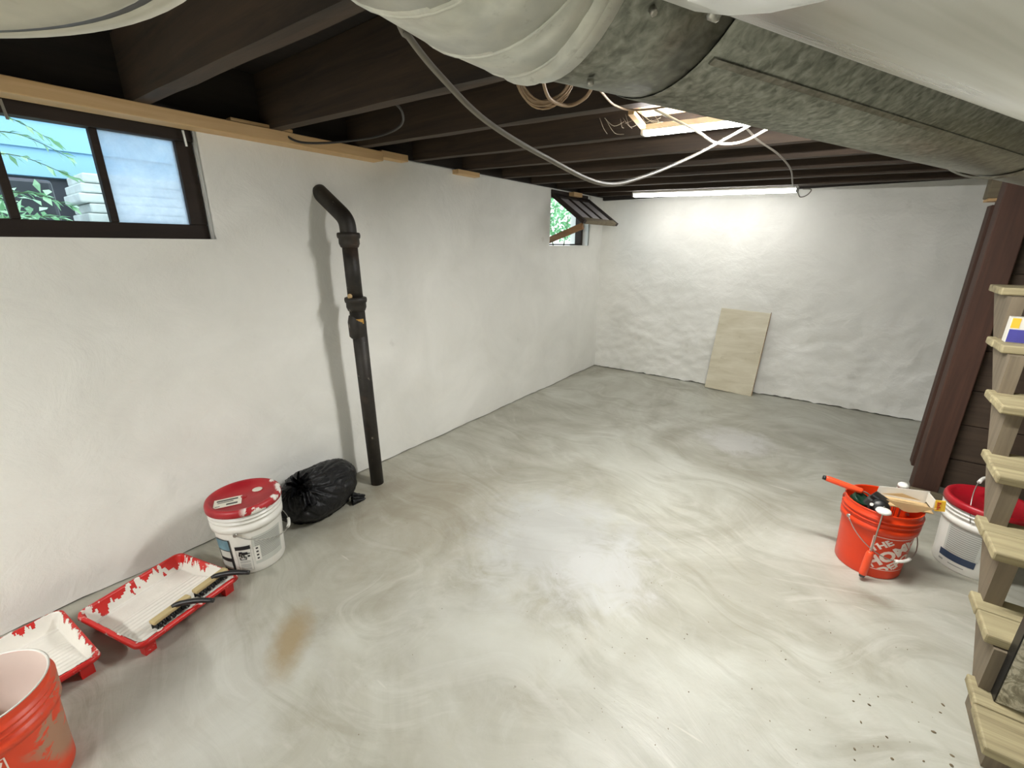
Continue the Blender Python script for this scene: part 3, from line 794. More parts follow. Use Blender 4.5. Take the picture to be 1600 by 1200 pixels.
d2 = thing('smooth_duct', 'bright smooth metal duct overhead at the upper right, nearer than the spangled one', 'duct', (2.6, 1.3, 1.47))
B = (2.6, 1.3, 1.47)
R2 = 0.150
b0, b1, b2 = axis_pt(0.02, 0.074, 1.47), axis_pt(0.145, 0.073, 1.47), axis_pt(2.7, 0.045, 1.475)
at(ring_sweep([b1, b1.lerp(b2, .3), b1.lerp(b2, .6), b2], R2).build('duct_run', M['steel'], d2, solid=0.001), B)
at(ring_sweep([b0, b1+dv*0.012], R2+0.002).build('duct_collar', M['galv_light'], d2, solid=0.001), B)
c = b1+dv*0.035+mv*math.cos(R(-58))*R2+Vector((0, 0, math.sin(R(-58))*R2)); nrm = (mv*math.cos(R(-58))+Vector((0, 0, math.sin(R(-58))))).normalized()
at(MB().tube([c-nrm*0.002, c+nrm*0.002, c+nrm*0.003], [0.003, 0.003, 0.002], 6).build('screw', M['wire'], d2), B)

dr = thing('round_plenum', 'pale dusty round metal plenum overhead at the upper left corner', 'duct', (1.643, -0.204, 1.42))
m = MB().lathe([(0.0, 0.010), (0.15, 0.006), (0.345, 0.002), (0.355, 0.0), (0.357, 0.016)], 96)
m.build('bottom_pan', M['galv_beige'], dr)
MB().lathe([(0.3550, 0.0006), (0.3615, 0.0012), (0.3615, 0.012), (0.355, 0.012)], 96).build('groove_shade', M['blacktool'], dr)  # black ring painting the shade inside the rim groove
MB().lathe([(0.357, 0.016), (0.3605, 0.016), (0.3615, 0.001), (0.377, 0.003), (0.378, 0.022), (0.364, 0.024), (0.364, 0.21), (0.0, 0.21)], 96).build('drum', M['galv_beige'], dr)

# ------------------------------------------------------------------ cables
def cable(name, pts, r, mat, label, cat='cable', n=8, seg=8):
    o = MB().tube(pts, r, seg, smooth_n=n).build(name, mat)
    return tag(moved(o, pts[len(pts)//2]), label, cat)
cable('electrical_cable', [(1.70, 0.20, 1.62), (1.604, 0.386, 1.498), (1.60, 0.412, 1.478), (1.603, 0.457, 1.451), (1.611, 0.535, 1.416), (1.623, 0.666, 1.389), (1.639, 0.848, 1.366), (1.654, 1.004, 1.392),
      (1.679, 1.274, 1.469), (1.708, 1.560, 1.565), (1.74, 1.70, 1.62), (1.80, 1.75, 1.645)], 0.0040, M['cable_grey'], 'thick grey cable sagging from the duct elbow up to the near light')
cable('extension_cord', [(1.60, 1.70, 1.640), (1.66, 1.80, 1.655), (1.70, 2.0, 1.625), (1.745, 2.20, 1.603), (1.77, 2.45, 1.575), (1.735, 2.95, 1.565), (1.70, 3.45, 1.610), (1.69, 3.70, 1.598), (1.70, 3.80, 1.575), (1.735, 3.84, 1.590), (1.75, 3.86, 1.625), (1.70, 3.86, 1.632)],
      0.0035, M['cable_grey'], 'thin cord looping from the near light to the far light')
cable('white_cable', [(1.50, 1.46, 1.642), (1.60, 1.56, 1.590), (1.63, 1.70, 1.575), (1.70, 1.75, 1.580), (1.79, 1.72, 1.610), (1.90, 1.68, 1.640), (2.03, 1.61, 1.655)], 0.004, M['cable_white'], 'white cable stub crossing below the near light')
cable('black_wire', [(0.05, 1.06, 1.715), (0.10, 1.10, 1.668), (0.17, 1.165, 1.660), (0.32, 1.25, 1.668), (0.46, 1.28, 1.676), (0.60, 1.25, 1.685), (0.70, 1.17, 1.70), (0.72, 1.10, 1.72)], 0.0045, M['cable_black'], 'black wire drooping between joists above the pale plank end')
cable('tan_cable', [(1.46, 0.90, 1.60), (1.43, 0.98, 1.575), (1.44, 1.05, 1.573), (1.48, 1.06, 1.585), (1.53, 1.02, 1.60), (1.60, 1.00, 1.62)], 0.004, M['cable_tan'], 'loose tan cable tail below the duct beside the coil')
cable('old_wire', [(1.50, 1.02, 1.62), (1.46, 1.18, 1.630), (1.42, 1.36, 1.643), (1.46, 1.44, 1.642), (1.62, 1.455, 1.640), (1.78, 1.46, 1.636)], 0.003, M['cable_tan'], 'old tan wire hanging below the third joist')
# hanging coil
m = MB(); pts = []
cc = Vector((1.402, 1.005, 1.636))
for i in range(9*28+1):
    t = i/28*2*PI; k = i//28
    rr = 0.058+0.0045*math.sin(k*2.3)+0.003*math.sin(t*3+k)
    ax = Vector((0.80, 0.60, 0)); ay = Vector((0.22, -0.30, 0.93))
    pts.append(cc+ax*math.cos(t)*rr*1.05+ay*math.sin(t)*rr*0.92+Vector((0, 0, -0.010))+Vector((-.6, .8, 0))*(k-4)*0.0062+Vector((0.003*math.sin(k*5), 0, 0.003*math.cos(k*4))))
o = m.tube(pts, 0.0022, 6).build('cable_coil', M['cable_tan']); moved(o, cc)
tag(o, 'bundle of coiled tan cable hanging under the second joist by the duct', 'cable coil')
# cobwebs near the light
m = MB()
for k in range(13):
    a = Vector((1.40+random.uniform(-.10, .10), 1.46+random.uniform(-.03, .05), 1.645)); b = a+Vector((random.uniform(-.08, .05), random.uniform(-.02, .16), random.uniform(-.035, .0)))
    mid = (a+b)/2+Vector((0, 0, -random.uniform(.005, .02)))
    m.tube([a, mid, b], 0.0004, 4, smooth_n=4)
tag(moved(m.build('cobweb', M['web']), (1.40, 1.5, 1.63)), 'dusty cobweb strands at the left end of the near light', 'cobweb', kind='stuff')

# ------------------------------------------------------------------ drain pipe
pp = thing('drain_pipe', 'black cast iron drain pipe bending into the left wall', 'pipe', (0.182, 1.268, 0.0))
MB().tube([(0.0, 0.006, 0.0), (0, -0.003, 0.5), (0, -0.010, 0.985)], [0.034, 0.035, 0.036], 32).build('lower_pipe', M['iron'], pp)
def hub(z, y): return MB().lathe([(0.036, -0.052), (0.040, -0.050), (0.046, -0.034), (0.046, -0.012), (0.050, -0.010), (0.052, 0.002), (0.050, 0.012), (0.046, 0.014), (0.034, 0.014)], 32, (0, y, z))
hub(1.000, -0.0105).build('lower_hub', M['iron'], pp)
MB().tube([(0, -0.0105, 1.0), (0, -0.013, 1.27)], 0.035, 32).build('upper_pipe', M['iron'], pp)
hub(1.292, -0.013).build('upper_hub', M['iron'], pp)
MB().tube([(0, -0.013, 1.28), (0, -0.013, 1.335), (-0.012, -0.014, 1.365), (-0.04, -0.015, 1.39), (-0.11, -0.017, 1.437), (-0.190, -0.019, 1.490)], 0.037, 32, smooth_n=4).build('elbow', M['iron'], pp)
tp = MB().lathe([(0.0362, -0.012), (0.0368, -0.011), (0.0368, 0.011), (0.0362, 0.012)], 40, (0, -0.009, 0.90))
bm = tp.bm
cut = [f for f in bm.faces if not (R(-62) < math.atan2(f.calc_center_median().y+.009, f.calc_center_median().x) < R(10))]
bmesh.ops.delete(bm, geom=cut, context='FACES')
o = tp.build('tape', M['tape'], pp, fix=False); o['label'] = 'yellow tape patch'
ex = MB()
ex.lathe([(0.034, -.06), (0.042, -.05), (0.043, 0.02), (0.036, 0.05)], 24, (-0.006, -0.012, 0.875)); ex.build('saddle', M['iron'], pp)
# rag of dried putty on the hub
m = MB().lathe([(0.0, 0.0), (0.010, 0.001), (0.012, 0.012), (0.006, 0.020), (0, 0.021)], 10, (0.012, -0.048, 1.012)); m.build('putty_lump', M['cardboard'], pp)

# ------------------------------------------------------------------ board leaning on the back wall
bd = MB().beam((1.382, 4.150, 0.004), (1.410, 4.245, 0.722), 0.388, 0.010, up=(0, 1, 0), bevel=0.002)
o = moved(bd.build('leaning_board', M['board']), (1.39, 4.18, 0.0))
e_ = MB().beam((1.382+0.1955, 4.150, 0.004), (1.410+0.1955, 4.245, 0.722), 0.003, 0.0105, up=(0, 1, 0)).build('board_edge', M['brownstick'])
e_.data.transform(Matrix.Translation(-o.location)); e_.parent = o
tag(o, 'scuffed cream board leaning on the white back wall', 'board')

# ------------------------------------------------------------------ buckets
def bucket_profile(h, rb, rt):
    k = h/0.29
    def r(z): return rb+(rt-rb)*z/0.29
    out = [(0.0, 0.004), (rb-0.008, 0.004), (rb-0.006, 0.0), (rb-0.001, 0.001), (rb+0.001, 0.006)]
    out += [(r(z), z) for z in (0.05, 0.10, 0.15, 0.198)]
    for (z0, z1) in ((0.200, 0.226), (0.240, 0.247), (0.256, 0.263)):
        out += [(r(z0), z0), (r(z0)+0.008, z0+0.002), (r(z1)+0.008, z1), (r(z1)+0.001, z1+0.002)]
    out += [(rt, 0.284), (rt+0.002, 0.288), (rt, 0.290), (rt-0.003, 0.288)]
    return [(a, z*k) for a, z in out], [(rt-0.003, 0.288*k), (r(0.2)-0.003, 0.2*k), (r(0.0)-0.003, 0.010*k), (0.0, 0.010*k)]

def bail(root, r, z, az_pivot, drop, wire_r=0.0018, grip_t=(0.42, 0.58), lift=0.0):
    pts = []
    n = 40
    for i in range(n+1):
        t = i/n; a = R(az_pivot+180*t)
        s = math.sin(PI*t)
        pts.append((math.cos(a)*(r+0.006*s), math.sin(a)*(r+0.006*s), z-drop*s**0.9))
    h = MB().tube(pts, wire_r, 6).build('bail', M['wire'], root)
    g = [pts[i] for i in range(int(grip_t[0]*n), int(grip_t[1]*n)+1)]
    MB().tube(g, 0.0062, 10).build('grip', M['whiteplastic'], h)
    for t in (0, -1):
        v = Vector(pts[t]); n_ = Vector((v.x, v.y, 0)).normalized()
        MB().tube([v-n_*0.016, v+n_*0.003], 0.007, 12).build('bail_ear', root.children[0].data.materials[0], root)
    return h

def wrap(mb, pieces, rfun, az0, zc, off=0.0008):
    """pieces: list of rects (u0,u1,v0,v1) in metres, wrapped round the bucket at azimuth az0, height zc"""
    for (u0, u1, v0, v1) in pieces:
        nu = max(1, int(abs(u1-u0)/0.006))
        V = []
        for i in range(nu+1):
            u = u0+(u1-u0)*i/nu
            col = []
            for v in (v0, v1):
                r = rfun(zc+v)+off; a = R(az0)+u/rfun(zc)
                col.append(mb.bm.verts.new((r*math.cos(a), r*math.sin(a), zc+v)))
            V.append(col)
        for a, b in zip(V, V[1:]): mb.bm.faces.new((a[0], b[0], b[1], a[1]))
    return mb

def text_tris(body, size, bold=0.0, spacing=1.0):
    cu = bpy.data.curves.new('lettering', 'FONT'); cu.body = body; cu.size = size; cu.align_x = 'CENTER'; cu.align_y = 'CENTER'
    cu.offset = bold; cu.space_character = spacing; cu.resolution_u = 3
    o = bpy.data.objects.new('lettering', cu); C.objects.link(o)
    me = o.to_mesh()
    bm = bmesh.new(); bm.from_mesh(me); o.to_mesh_clear()
    bpy.data.objects.remove(o); bpy.data.curves.remove(cu)
    bmesh.ops.triangulate(bm, faces=bm.faces)
    bmesh.ops.subdivide_edges(bm, edges=bm.edges, cuts=1, use_grid_fill=True)
    bm.verts.ensure_lookup_table()
    vs = [(v.co.x, v.co.y) for v in bm.verts]; bm.verts.index_update()
    fs = [[v.index for v in f.verts] for f in bm.faces]
    bm.free(); return vs, fs

def wrap_text(mb, body, size, cu, cv, rot, rfun, az0, zc, off=0.0012, bold=0.0, clip=None, stretch=(1, 1)):
    vs, fs = text_tris(body, size, bold)
    ca, sa = math.cos(rot), math.sin(rot)
    uv = [(cu+x*stretch[0]*ca-y*stretch[1]*sa, cv+x*stretch[0]*sa+y*stretch[1]*ca) for x, y in vs]
    V = {}
    for f in fs:
        if clip and any(not (clip[0] < uv[i][0] < clip[1] and clip[2] < uv[i][1] < clip[3]) for i in f): continue
        vv = []
        for i in f:
            if i not in V:
                u, v = uv[i]; r = rfun(zc+v)+off; a = R(az0)+u/rfun(zc)
                V[i] = mb.bm.verts.new((r*math.cos(a), r*math.sin(a), zc+v))
            vv.append(V[i])
        try: mb.bm.faces.new(vv)
        except ValueError: pass
    return mb

def outline(u0, u1, v0, v1, t): return [(u0, u1, v1-t, v1), (u0, u1, v0, v0+t), (u0, u0+t, v0+t, v1-t), (u1-t, u1, v0+t, v1-t)]

RB, RT = 0.107, 0.122
def rf(z): return RB+(RT-RB)*z/0.29

def orange_bucket(loc, label, mat, inside, logo_az):
    r = thing('plastic_bucket', label, 'bucket', loc)
    po, pi_ = bucket_profile(0.29, RB, RT)
    MB().lathe(po, 72).build('body', mat, r)
    MB().lathe(pi_, 72).build('inner_wall', inside, r)
    lg = MB()
    wrap(lg, outline(-0.074, 0.074, -0.070, 0.078, 0.0026), rf, logo_az, 0.112)
    cl = (-0.070, 0.070, -0.066, 0.074)
    rot = R(40)
    ux, uy = -math.sin(rot), math.cos(rot)
    for body, size, d, st, bd in (('THE', 0.036, 0.050, (1.15, 1.0), 0.0016), ('HOME', 0.062, 0.006, (1.05, 1.0), 0.0030), ('DEPOT', 0.046, -0.044, (1.05, 1.0), 0.0022)):
        wrap_text(lg, body, size, ux*d+(-0.012 if body == 'THE' else 0.004), uy*d+0.002, rot, rf, logo_az, 0.112, bold=bd, clip=cl, stretch=st)
    lg.build('logo', M['logo'], r, fix=False)
    return r

ob = orange_bucket((2.335, 2.100, 0.0), 'orange plastic bucket full of painting tools near the stairs', M['orange'], M['orange'], -60)
bail(ob, 0.127, 0.222, -142, 0.115, grip_t=(0.47, 0.62))
fo = orange_bucket((0.662, -0.142, 0.0), 'muddy orange bucket with white coated inside at the lower left', M['orange_mud'], M['pinkwhite'], -30)
MB().lathe([(RT-0.0035, 0.289), (RT-0.001, 0.2915), (RT+0.002, 0.2895), (RT-0.001, 0.2925), (RT-0.0035, 0.289)], 72).build('paint_rim', M['paint'], fo)
bail(fo, 0.127, 0.222, 170, 0.115)

WT = 0.128
def rw(z): return 0.110+(WT-0.110)*z/0.29
def white_bucket(loc, label, red):
    r = thing('paint_bucket', label, 'bucket', loc)
    po, pi_ = bucket_profile(0.285, 0.110, WT-0.004)
    MB().lathe(po+pi_, 72).build('body', M['whiteplastic'], r)
    lid = MB().lathe([(0.0, 0.286), (WT-0.020, 0.286), (WT-0.016, 0.296), (WT-0.004, 0.300), (WT+0.003, 0.297), (WT+0.006, 0.288), (WT+0.006, 0.272), (WT+0.001, 0.270)], 72)
    lid.lathe([(0.0, 0.2865), (0.012, 0.2865), (0.010, 0.2885), (0.0, 0.289)], 20)
    return r, lid.build('lid', red, r)

wb, lid = white_bucket((0.272, 0.592, 0.0), 'white paint bucket with splashed red lid beside the black bag', M['red_splash'])
bail(wb, 0.136, 0.200, -41, 0.075, grip_t=(0.50, 0.64))
# lid sticker and round cap
s = MB(); s.box((-0.050, -0.029, 0.0), (0.050, 0.029, 0.0012), bevel=0.0003)
cap = Matrix.Translation((-0.006, -0.056, 0.2868)) @ Matrix.Rotation(R(64), 4, 'Z') @ Matrix.Diagonal((0.95, 1.15, 1, 1))
s.xform(cap); st_ = s.build('sticker', M['paper'], lid)
s = MB()
for (a, b, c_, d_) in ((-0.040, 0.036, 0.010, 0.020), (-0.036, 0.020, 0.000, 0.005), (-0.004, 0.036, -0.020, -0.010), (-0.042, -0.026, -0.022, -0.018)): s.box((a, c_, 0.0013), (b, d_, 0.0016))
s.xform(cap); s.build('sticker_print', M['grey_dark'], st_)
MB().lathe([(0.0, 0.2872), (0.018, 0.2872), (0.019, 0.2882), (0.017, 0.2895), (0.0, 0.2895)], 28, (-0.012, 0.058, 0)).build('pour_cap', M['paper'], lid)
# label prints
az = -18
lab = MB(); wrap(lab, [(-0.004, 0.112, -0.060, 0.070)], rw, az, 0.100); lp = lab.build('side_label', M['label_grey'], wb, fix=False)
lp['label'] = 'pale grey instruction label'
lab = MB(); wrap(lab, [(0.002, 0.104, v, v+0.004) for v in [0.056-0.0075*i for i in range(13)] if v > -0.042], rw, az, 0.100, 0.0012); lab.build('small_print', M['grey_print'], lp, fix=False)
lab = MB(); wrap(lab, [(-0.004, 0.018, -0.046, 0.022)], rw, az, 0.100, 0.0014); lab.build('symbol_strip', M['whiteplastic'], lp, fix=False)
lab = MB(); wrap(lab, [(0.003, 0.011, v, v+0.007) for v in (0.010, -0.006, -0.022, -0.038)], rw, az, 0.100, 0.0018); lab.build('symbols', M['black'], lp, fix=False)
lab = MB(); wrap(lab, outline(-0.066, -0.014, -0.075, 0.045, 0.0012), rw, az, 0.092, 0.001); wl_ = lab.build('warning_label', M['grey_print'], wb, fix=False)
lab = MB(); wrap(lab, [(-0.066, -0.014, 0.028, 0.045)], rw, az, 0.092, 0.0012)
# the pictogram: a small child tipping over a bucket, in black strokes
wrap(lab, [(-0.056, -0.044, 0.010, 0.020), (-0.048, -0.026, 0.004, 0.016), (-0.030, -0.018, 0.006, 0.010), (-0.028, -0.020, -0.008, 0.000), (-0.050, -0.046, -0.010, 0.004), (-0.042, -0.038, -0.012, 0.004), (-0.058, -0.052, -0.002, 0.010), (-0.056, -0.053, -0.020, -0.004), (-0.036, -0.033, -0.020, -0.004), (-0.056, -0.033, -0.020, -0.017)], rw, az, 0.092, 0.0012)
lab.build('warning_print', M['black'], wl_, fix=False)
lab = MB(); wrap(lab, [(-0.058, -0.022, v, v+0.003) for v in (-0.028, -0.034, -0.043, -0.049, -0.055, -0.062, -0.068)], rw, az, 0.092, 0.0016); lab.build('warning_small_print', M['grey_print'], wl_, fix=False)
lab = MB(); wrap(lab, [(-0.150, -0.082, -0.085, 0.070)], rw, az, 0.098, 0.001); pl_ = lab.build('front_label', M['black'], wb, fix=False)
lab = MB(); wrap(lab, [(-0.148, -0.086, 0.020, 0.068)], rw, az, 0.098, 0.0014); lab.build('picture', M['teal'], pl_, fix=False)
lab = MB(); wrap(lab, [(-0.140, -0.088, -0.016, 0.016), (-0.146, -0.092, -0.070, -0.034)], rw, az, 0.098, 0.0014); lab.build('picture_light', M['label_grey'], pl_, fix=False)

wb2, lid2 = white_bucket((2.672, 2.33, 0.0), 'white bucket with plain red lid half hidden behind the stairs', M['red'])
# bail standing up over the lid
pts = []
for i in range(33):
    t = PI*i/32; a = R(-118)
    ax = Vector((math.cos(a), math.sin(a), 0)); pr = Vector((-0.22, 0.30, 0.92)).normalized()
    v = ax*math.cos(t)*0.134+pr*math.sin(t)*0.142+Vector((0, 0, 0.235)); pts.append(v)
hb = MB().tube(pts, 0.0018, 6).build('bail', M['wire'], wb2)
MB().tube(pts[13:20], 0.0065, 10).build('grip', M['whiteplastic'], hb)
az2 = -118
lab = MB(); wrap(lab, [(-0.062, 0.052, -0.056, 0.064)], rw, az2, 0.130); q1 = lab.build('side_label', M['label_grey'], wb2, fix=False)
lab = MB(); wrap(lab, [(-0.054, 0.042, v, v+0.005) for v in [0.056-0.009*i for i in range(13)]], rw, az2, 0.130, 0.0012); lab.build('small_print', M['grey_print'], q1, fix=False)
lab = MB(); wrap(lab, [(-0.070, 0.046, -0.014, 0.016)], rw, az2, 0.056); lab.build('navy_band', M['navy'], wb2, fix=False)
lab = MB(); wrap(lab, [(0.080, 0.14, -0.02, 0.03)], rw, az2, 0.035); lab.build('dark_patch', M['black'], wb2, fix=False)
lab = MB(); wrap(lab, [(-0.068, -0.050, -0.028, -0.020), (-0.03, 0.02, -0.026, -0.022)], rw, az2, 0.050); lab.build('maker_print', M['grey_print'], wb2, fix=False)

# ------------------------------------------------------------------ what sticks out of the orange bucket
g = 'painting tools in the orange bucket'
t_ = thing('paint_roller', 'paint roller with orange grip lying over the left rim of the tool bucket', 'paint roller', (2.20, 2.08, 0.31), 0, g)
h_ = MB().tube([(-0.062, 0.0, 0.020), (-0.045, 0.002, 0.018), (0.03, 0.008, 0.004), (0.062, 0.012, -0.002)], [0.0105, 0.012, 0.0125, 0.011], 14, smooth_n=4).build('grip', M['orange_bright'], t_)
MB().tube([(-0.073, -0.001, 0.022), (-0.060, 0.0, 0.020)], [0.0085, 0.010], 14).build('end_cap', M['blacktool'], h_)
MB().tube([(0.060, 0.012, -0.001), (0.082, 0.014, -0.007), (0.095, 0.015, -0.03), (0.10, 0.01, -0.10)], 0.003, 8, smooth_n=4).build('rod', M['wire'], t_)
t_ = thing('mini_roller', 'small paint roller hooked on the front rim with its orange handle hanging outside', 'paint roller', (2.318, 1.955, 0.0), 0, g)
MB().tube([(0.012, 0.070, 0.150), (0.010, 0.052, 0.296), (0.008, 0.024, 0.306), (0.006, 0.004, 0.290), (0.004, -0.004, 0.20), (0.003, 0.000, 0.13)], 0.0026, 8, smooth_n=5).build('rod', M['wire'], t_)
h_ = MB().tube([(0.003, 0.000, 0.132), (0.002, 0.000, 0.120), (0.0, -0.001, 0.070), (-0.002, -0.003, 0.028)], [0.0085, 0.0125, 0.0135, 0.0125], 14, smooth_n=4).build('grip', M['orange_bright'], t_)
MB().tube([(-0.002, -0.003, 0.029), (-0.0025, -0.0035, 0.016)], [0.0115, 0.009], 14).build('end_cap', M['grey_dark'], h_)
MB().lathe([(0.0, -0.006), (0.020, -0.006), (0.025, 0.0), (0.021, 0.007), (0.008, 0.009), (0.0, 0.008)], 20, (0.008, 0.018, 0.303)).build('roller_cap', M['whiteplastic'], t_)
t_ = thing('roller_frame', 'white roller cage frame standing up at the back of the tool bucket', 'roller frame', (2.385, 2.155, 0.0), 0, g)
MB().lathe([(0.0, 0.360), (0.010, 0.359), (0.017, 0.352), (0.018, 0.342), (0.0, 0.340)], 20).build('cap', M['whiteplastic'], t_)
MB().lathe([(0.012, 0.341), (0.011, 0.333), (0.0, 0.332)], 16).build('bearing', M['redprint'], t_)
m = MB()
for k in range(5):
    a = 2*PI*k/5+0.3; m.tube([(0.015*math.cos(a), 0.015*math.sin(a), 0.345), (0.017*math.cos(a), 0.017*math.sin(a), 0.29), (0.015*math.cos(a), 0.015*math.sin(a), 0.20)], 0.0018, 6)
m.build('cage_wire', M['whiteplastic'], t_)
o = MB().lathe([(0.0, 0.0), (0.030, 0.0), (0.032, 0.003), (0.030, 0.010), (0.031, 0.014), (0.031, 0.028), (0.028, 0.030), (0.026, 0.026), (0.0, 0.026)], 32)
o.xform(Matrix.Translation((2.255, 2.085, 0.262)) @ Matrix.Rotation(R(28), 4, 'Y') @ Matrix.Rotation(R(18), 4, 'X'))
o = moved(o.build('round_tin', M['green']), (2.255, 2.085, 0.262)); tag(o, 'dark green round tin inside the left of the tool bucket', 'tin', g)
t_ = thing('hand_tool', 'grey and black hand tool in the middle of the bucket of tools', 'tool', (2.300, 2.075, 0.25), R(-20), g)
MB().box((-0.030, -0.02, -0.02), (0.012, 0.024, 0.052), rot=Matrix.Rotation(R(24), 3, 'Y'), bevel=0.008).build('body', M['grey_dark'], t_)
MB().box((-0.010, -0.016, 0.038), (0.045, 0.030, 0.064), rot=Matrix.Rotation(R(20), 3, 'Y'), bevel=0.006).build('shroud', M['blacktool'], t_)
MB().lathe([(0.0, -0.012), (0.026, -0.012), (0.031, -0.004), (0.030, 0.010), (0.020, 0.018), (0.0, 0.020)], 24).xform(Matrix.Translation((0.032, -0.028, 0.035)) @ Matrix.Rotation(R(55), 4, 'X') @ Matrix.Rotation(R(20), 4, 'Y')).build('round_head', M['blacktool'], t_)
MB().tube([(0.014, -0.052, 0.046), (0.013, -0.058, 0.048)], 0.006, 8).build('button', M['whiteplastic'], t_)
# open carton
t_ = thing('open_carton', 'open tan carton with a yellow end lying over the right rim of the tool bucket', 'carton', (2.392, 2.095, 0.318), R(12), g)
MB().prism([(-0.078, -0.018), (-0.074, 0.020), (-0.020, 0.026), (0.080, 0.034), (0.086, 0.006), (0.074, -0.018)], 1, 0.036, 0.038).build('back_panel', M['boxwhite'], t_)
MB().prism([(-0.070, 0.006), (0.080, 0.006), (0.030, -0.024), (0.006, -0.030), (-0.012, -0.028)], 1, -0.044, -0.042).build('front_flap', M['cardboard'], t_)
MB().prism([(-0.078, -0.042), (0.078, -0.042), (0.080, 0.036), (-0.078, 0.036)], 2, -0.0195, -0.018).build('inside_panel', M['cardboard'], t_)
MB().prism([(-0.070, 0.004), (-0.010, 0.020), (0.050, 0.004)], 1, 0.006, 0.008).build('inner_flap', M['cardboard'], t_)
m = MB().box((0.072, -0.034, -0.004), (0.075, 0.027, 0.034)); m.build('side_panel', M['boxwhite'], t_)
m = MB().box((0.0755, -0.036, -0.006), (0.105, -0.030, 0.036), rot=Matrix.Rotation(R(-8), 3, 'Y')); ye = m.build('yellow_end', M['yellow'], t_)
m = MB()
for i, w_ in enumerate((0.011, 0.008, 0.012, 0.009)): m.box((0.079+0.001*i, -0.0372, 0.024-0.008*i), (0.079+w_, -0.0362, 0.029-0.008*i))
m.build('print', M['redprint'], ye)

# ------------------------------------------------------------------ paint trays
def tray(loc, rz, label, a=0.172, b=0.170, seed=0, paint_all=False):
    r = thing('paint_tray', label, 'paint tray', loc, rz, 'red paint trays')
    def floor_h(x):
        t = (x+a)/(2*a)
        if t < 0.10: return 0.012
        if t < 0.30: return 0.008
        return 0.008+(t-0.30)/0.70*0.046
    def shape(u, v, lift=0.0, rib=0.0):
        x = (2*u-1)*a; y = (2*v-1)*b
        d = min(a-abs(x), b-abs(y))
        rim = 0.066
        if d < 0.009: z = rim
        elif d < 0.026: z = rim+(floor_h(x)+0.0-rim)*((d-0.009)/0.017)**0.85
        else: z = floor_h(x)
        if rib and d > 0.03 and x > -0.06: z += rib*math.sin(x*260)
        rc = 0.030
        qx, qy = abs(x)-(a-rc), abs(y)-(b-rc)
        if qx > 0 and qy > 0:
            k = max(qx, qy)/math.hypot(qx, qy)
            x = math.copysign(a-rc+qx*k, x); y = math.copysign(b-rc+qy*k, y)
        return (x, y, z+lift)
    n = 168
    body = MB().grid(n, n, lambda u, v: shape(u, v, 0, 0.0016)).build('tray_body', M['tray_red'], r, solid=0.0025, fix=False)
    # lip turned down around the edge
    lp = []
    for i in range(4*n):
        e, f = divmod(i, n); f /= n
        u, v = ((f, 0), (1, f), (1-f, 1), (0, 1-f))[e]
        lp.append(shape(u, v))
    m = MB(); A = [m.bm.verts.new(p) for p in lp]; B_ = [m.bm.verts.new((p[0]*1.018, p[1]*1.018, p[2]-0.014)) for p in lp]
    for i in range(len(lp)):
        j = (i+1) % len(lp); f = m.bm.faces.new((A[i], A[j], B_[j], B_[i])); f.smooth = True
    m.build('lip', M['tray_red'], r, solid=0.002)
    def sk(u, v):
        x = (2*u-1)*a; y = (2*v-1)*b; d = min(a-abs(x), b-abs(y))
        nz_ = 0.5+0.9*fbm(x*26+seed, y*26, 3.3, 4)
        edge = 0.003+0.012*nz_ if paint_all else 0.004+0.013*nz_+(0.012*max(0.0, nz_) if x < 0 else 0.0)
        return d < edge
    MB().grid(168, 168, lambda u, v: shape(u, v, 0.0020, 0.0016), sk).build('paint_coat', M['paint'], r, fix=False)
    for sy in (-1, 1):
        m = MB(); m.prism([(a-0.046, 0.0), (a-0.022, 0.0), (a-0.016, 0.043), (a-0.054, 0.036)], 1, sy*(b-0.036)-0.016, sy*(b-0.036)+0.016)
        m.build('leg', M['tray_red'], r)
    return r
tray((0.300, 0.268, 0.0), R(15), 'red paint tray with scrubbing brushes, beside the white bucket', seed=3)
tray((0.292, -0.112, 0.0), R(6), 'red paint tray thick with white paint, between the other tray and the near orange bucket', seed=11, paint_all=True)

def masonry_brush(loc, rz, label, ang):
    r = thing('masonry_brush', label, 'brush', loc, rz, 'brushes in the paint tray')
    MB().box((-0.062, 0.000, 0.018), (0.062, 0.026, 0.032), bevel=0.004).build('block', M['tan_bristle'], r)
    m = MB()
    random.seed(5)
    for i in range(17):
        for j in range(4):
            x = -0.056+i*0.007; y = 0.003+j*0.0065
            m.tube([(x, y, 0.019), (x+random.uniform(-.003, .003), y-0.006+random.uniform(-.003, .003), 0.001)], [0.0028, 0.0032], 5)
    m.build('bristles', M['blacktool'], r)
    MB().tube([(0.005, 0.012, 0.030), (0.02, 0.0, 0.034), (0.036+0.03*math.cos(ang), -0.02+0.03*math.sin(ang), 0.036), (0.036+0.082*math.cos(ang), -0.02+0.082*math.sin(ang), 0.030)], [0.008, 0.009, 0.0095, 0.0075], 10, smooth_n=4).build('handle', M['blacktool'], r)
    return r
masonry_brush((0.398, 0.398, 0.053), R(108), 'black handled scrubbing brush in the tray, the one nearer the white bucket', R(-64))
masonry_brush((0.442, 0.263, 0.053), R(108), 'black handled scrubbing brush in the tray, the one farther from the white bucket', R(-64))

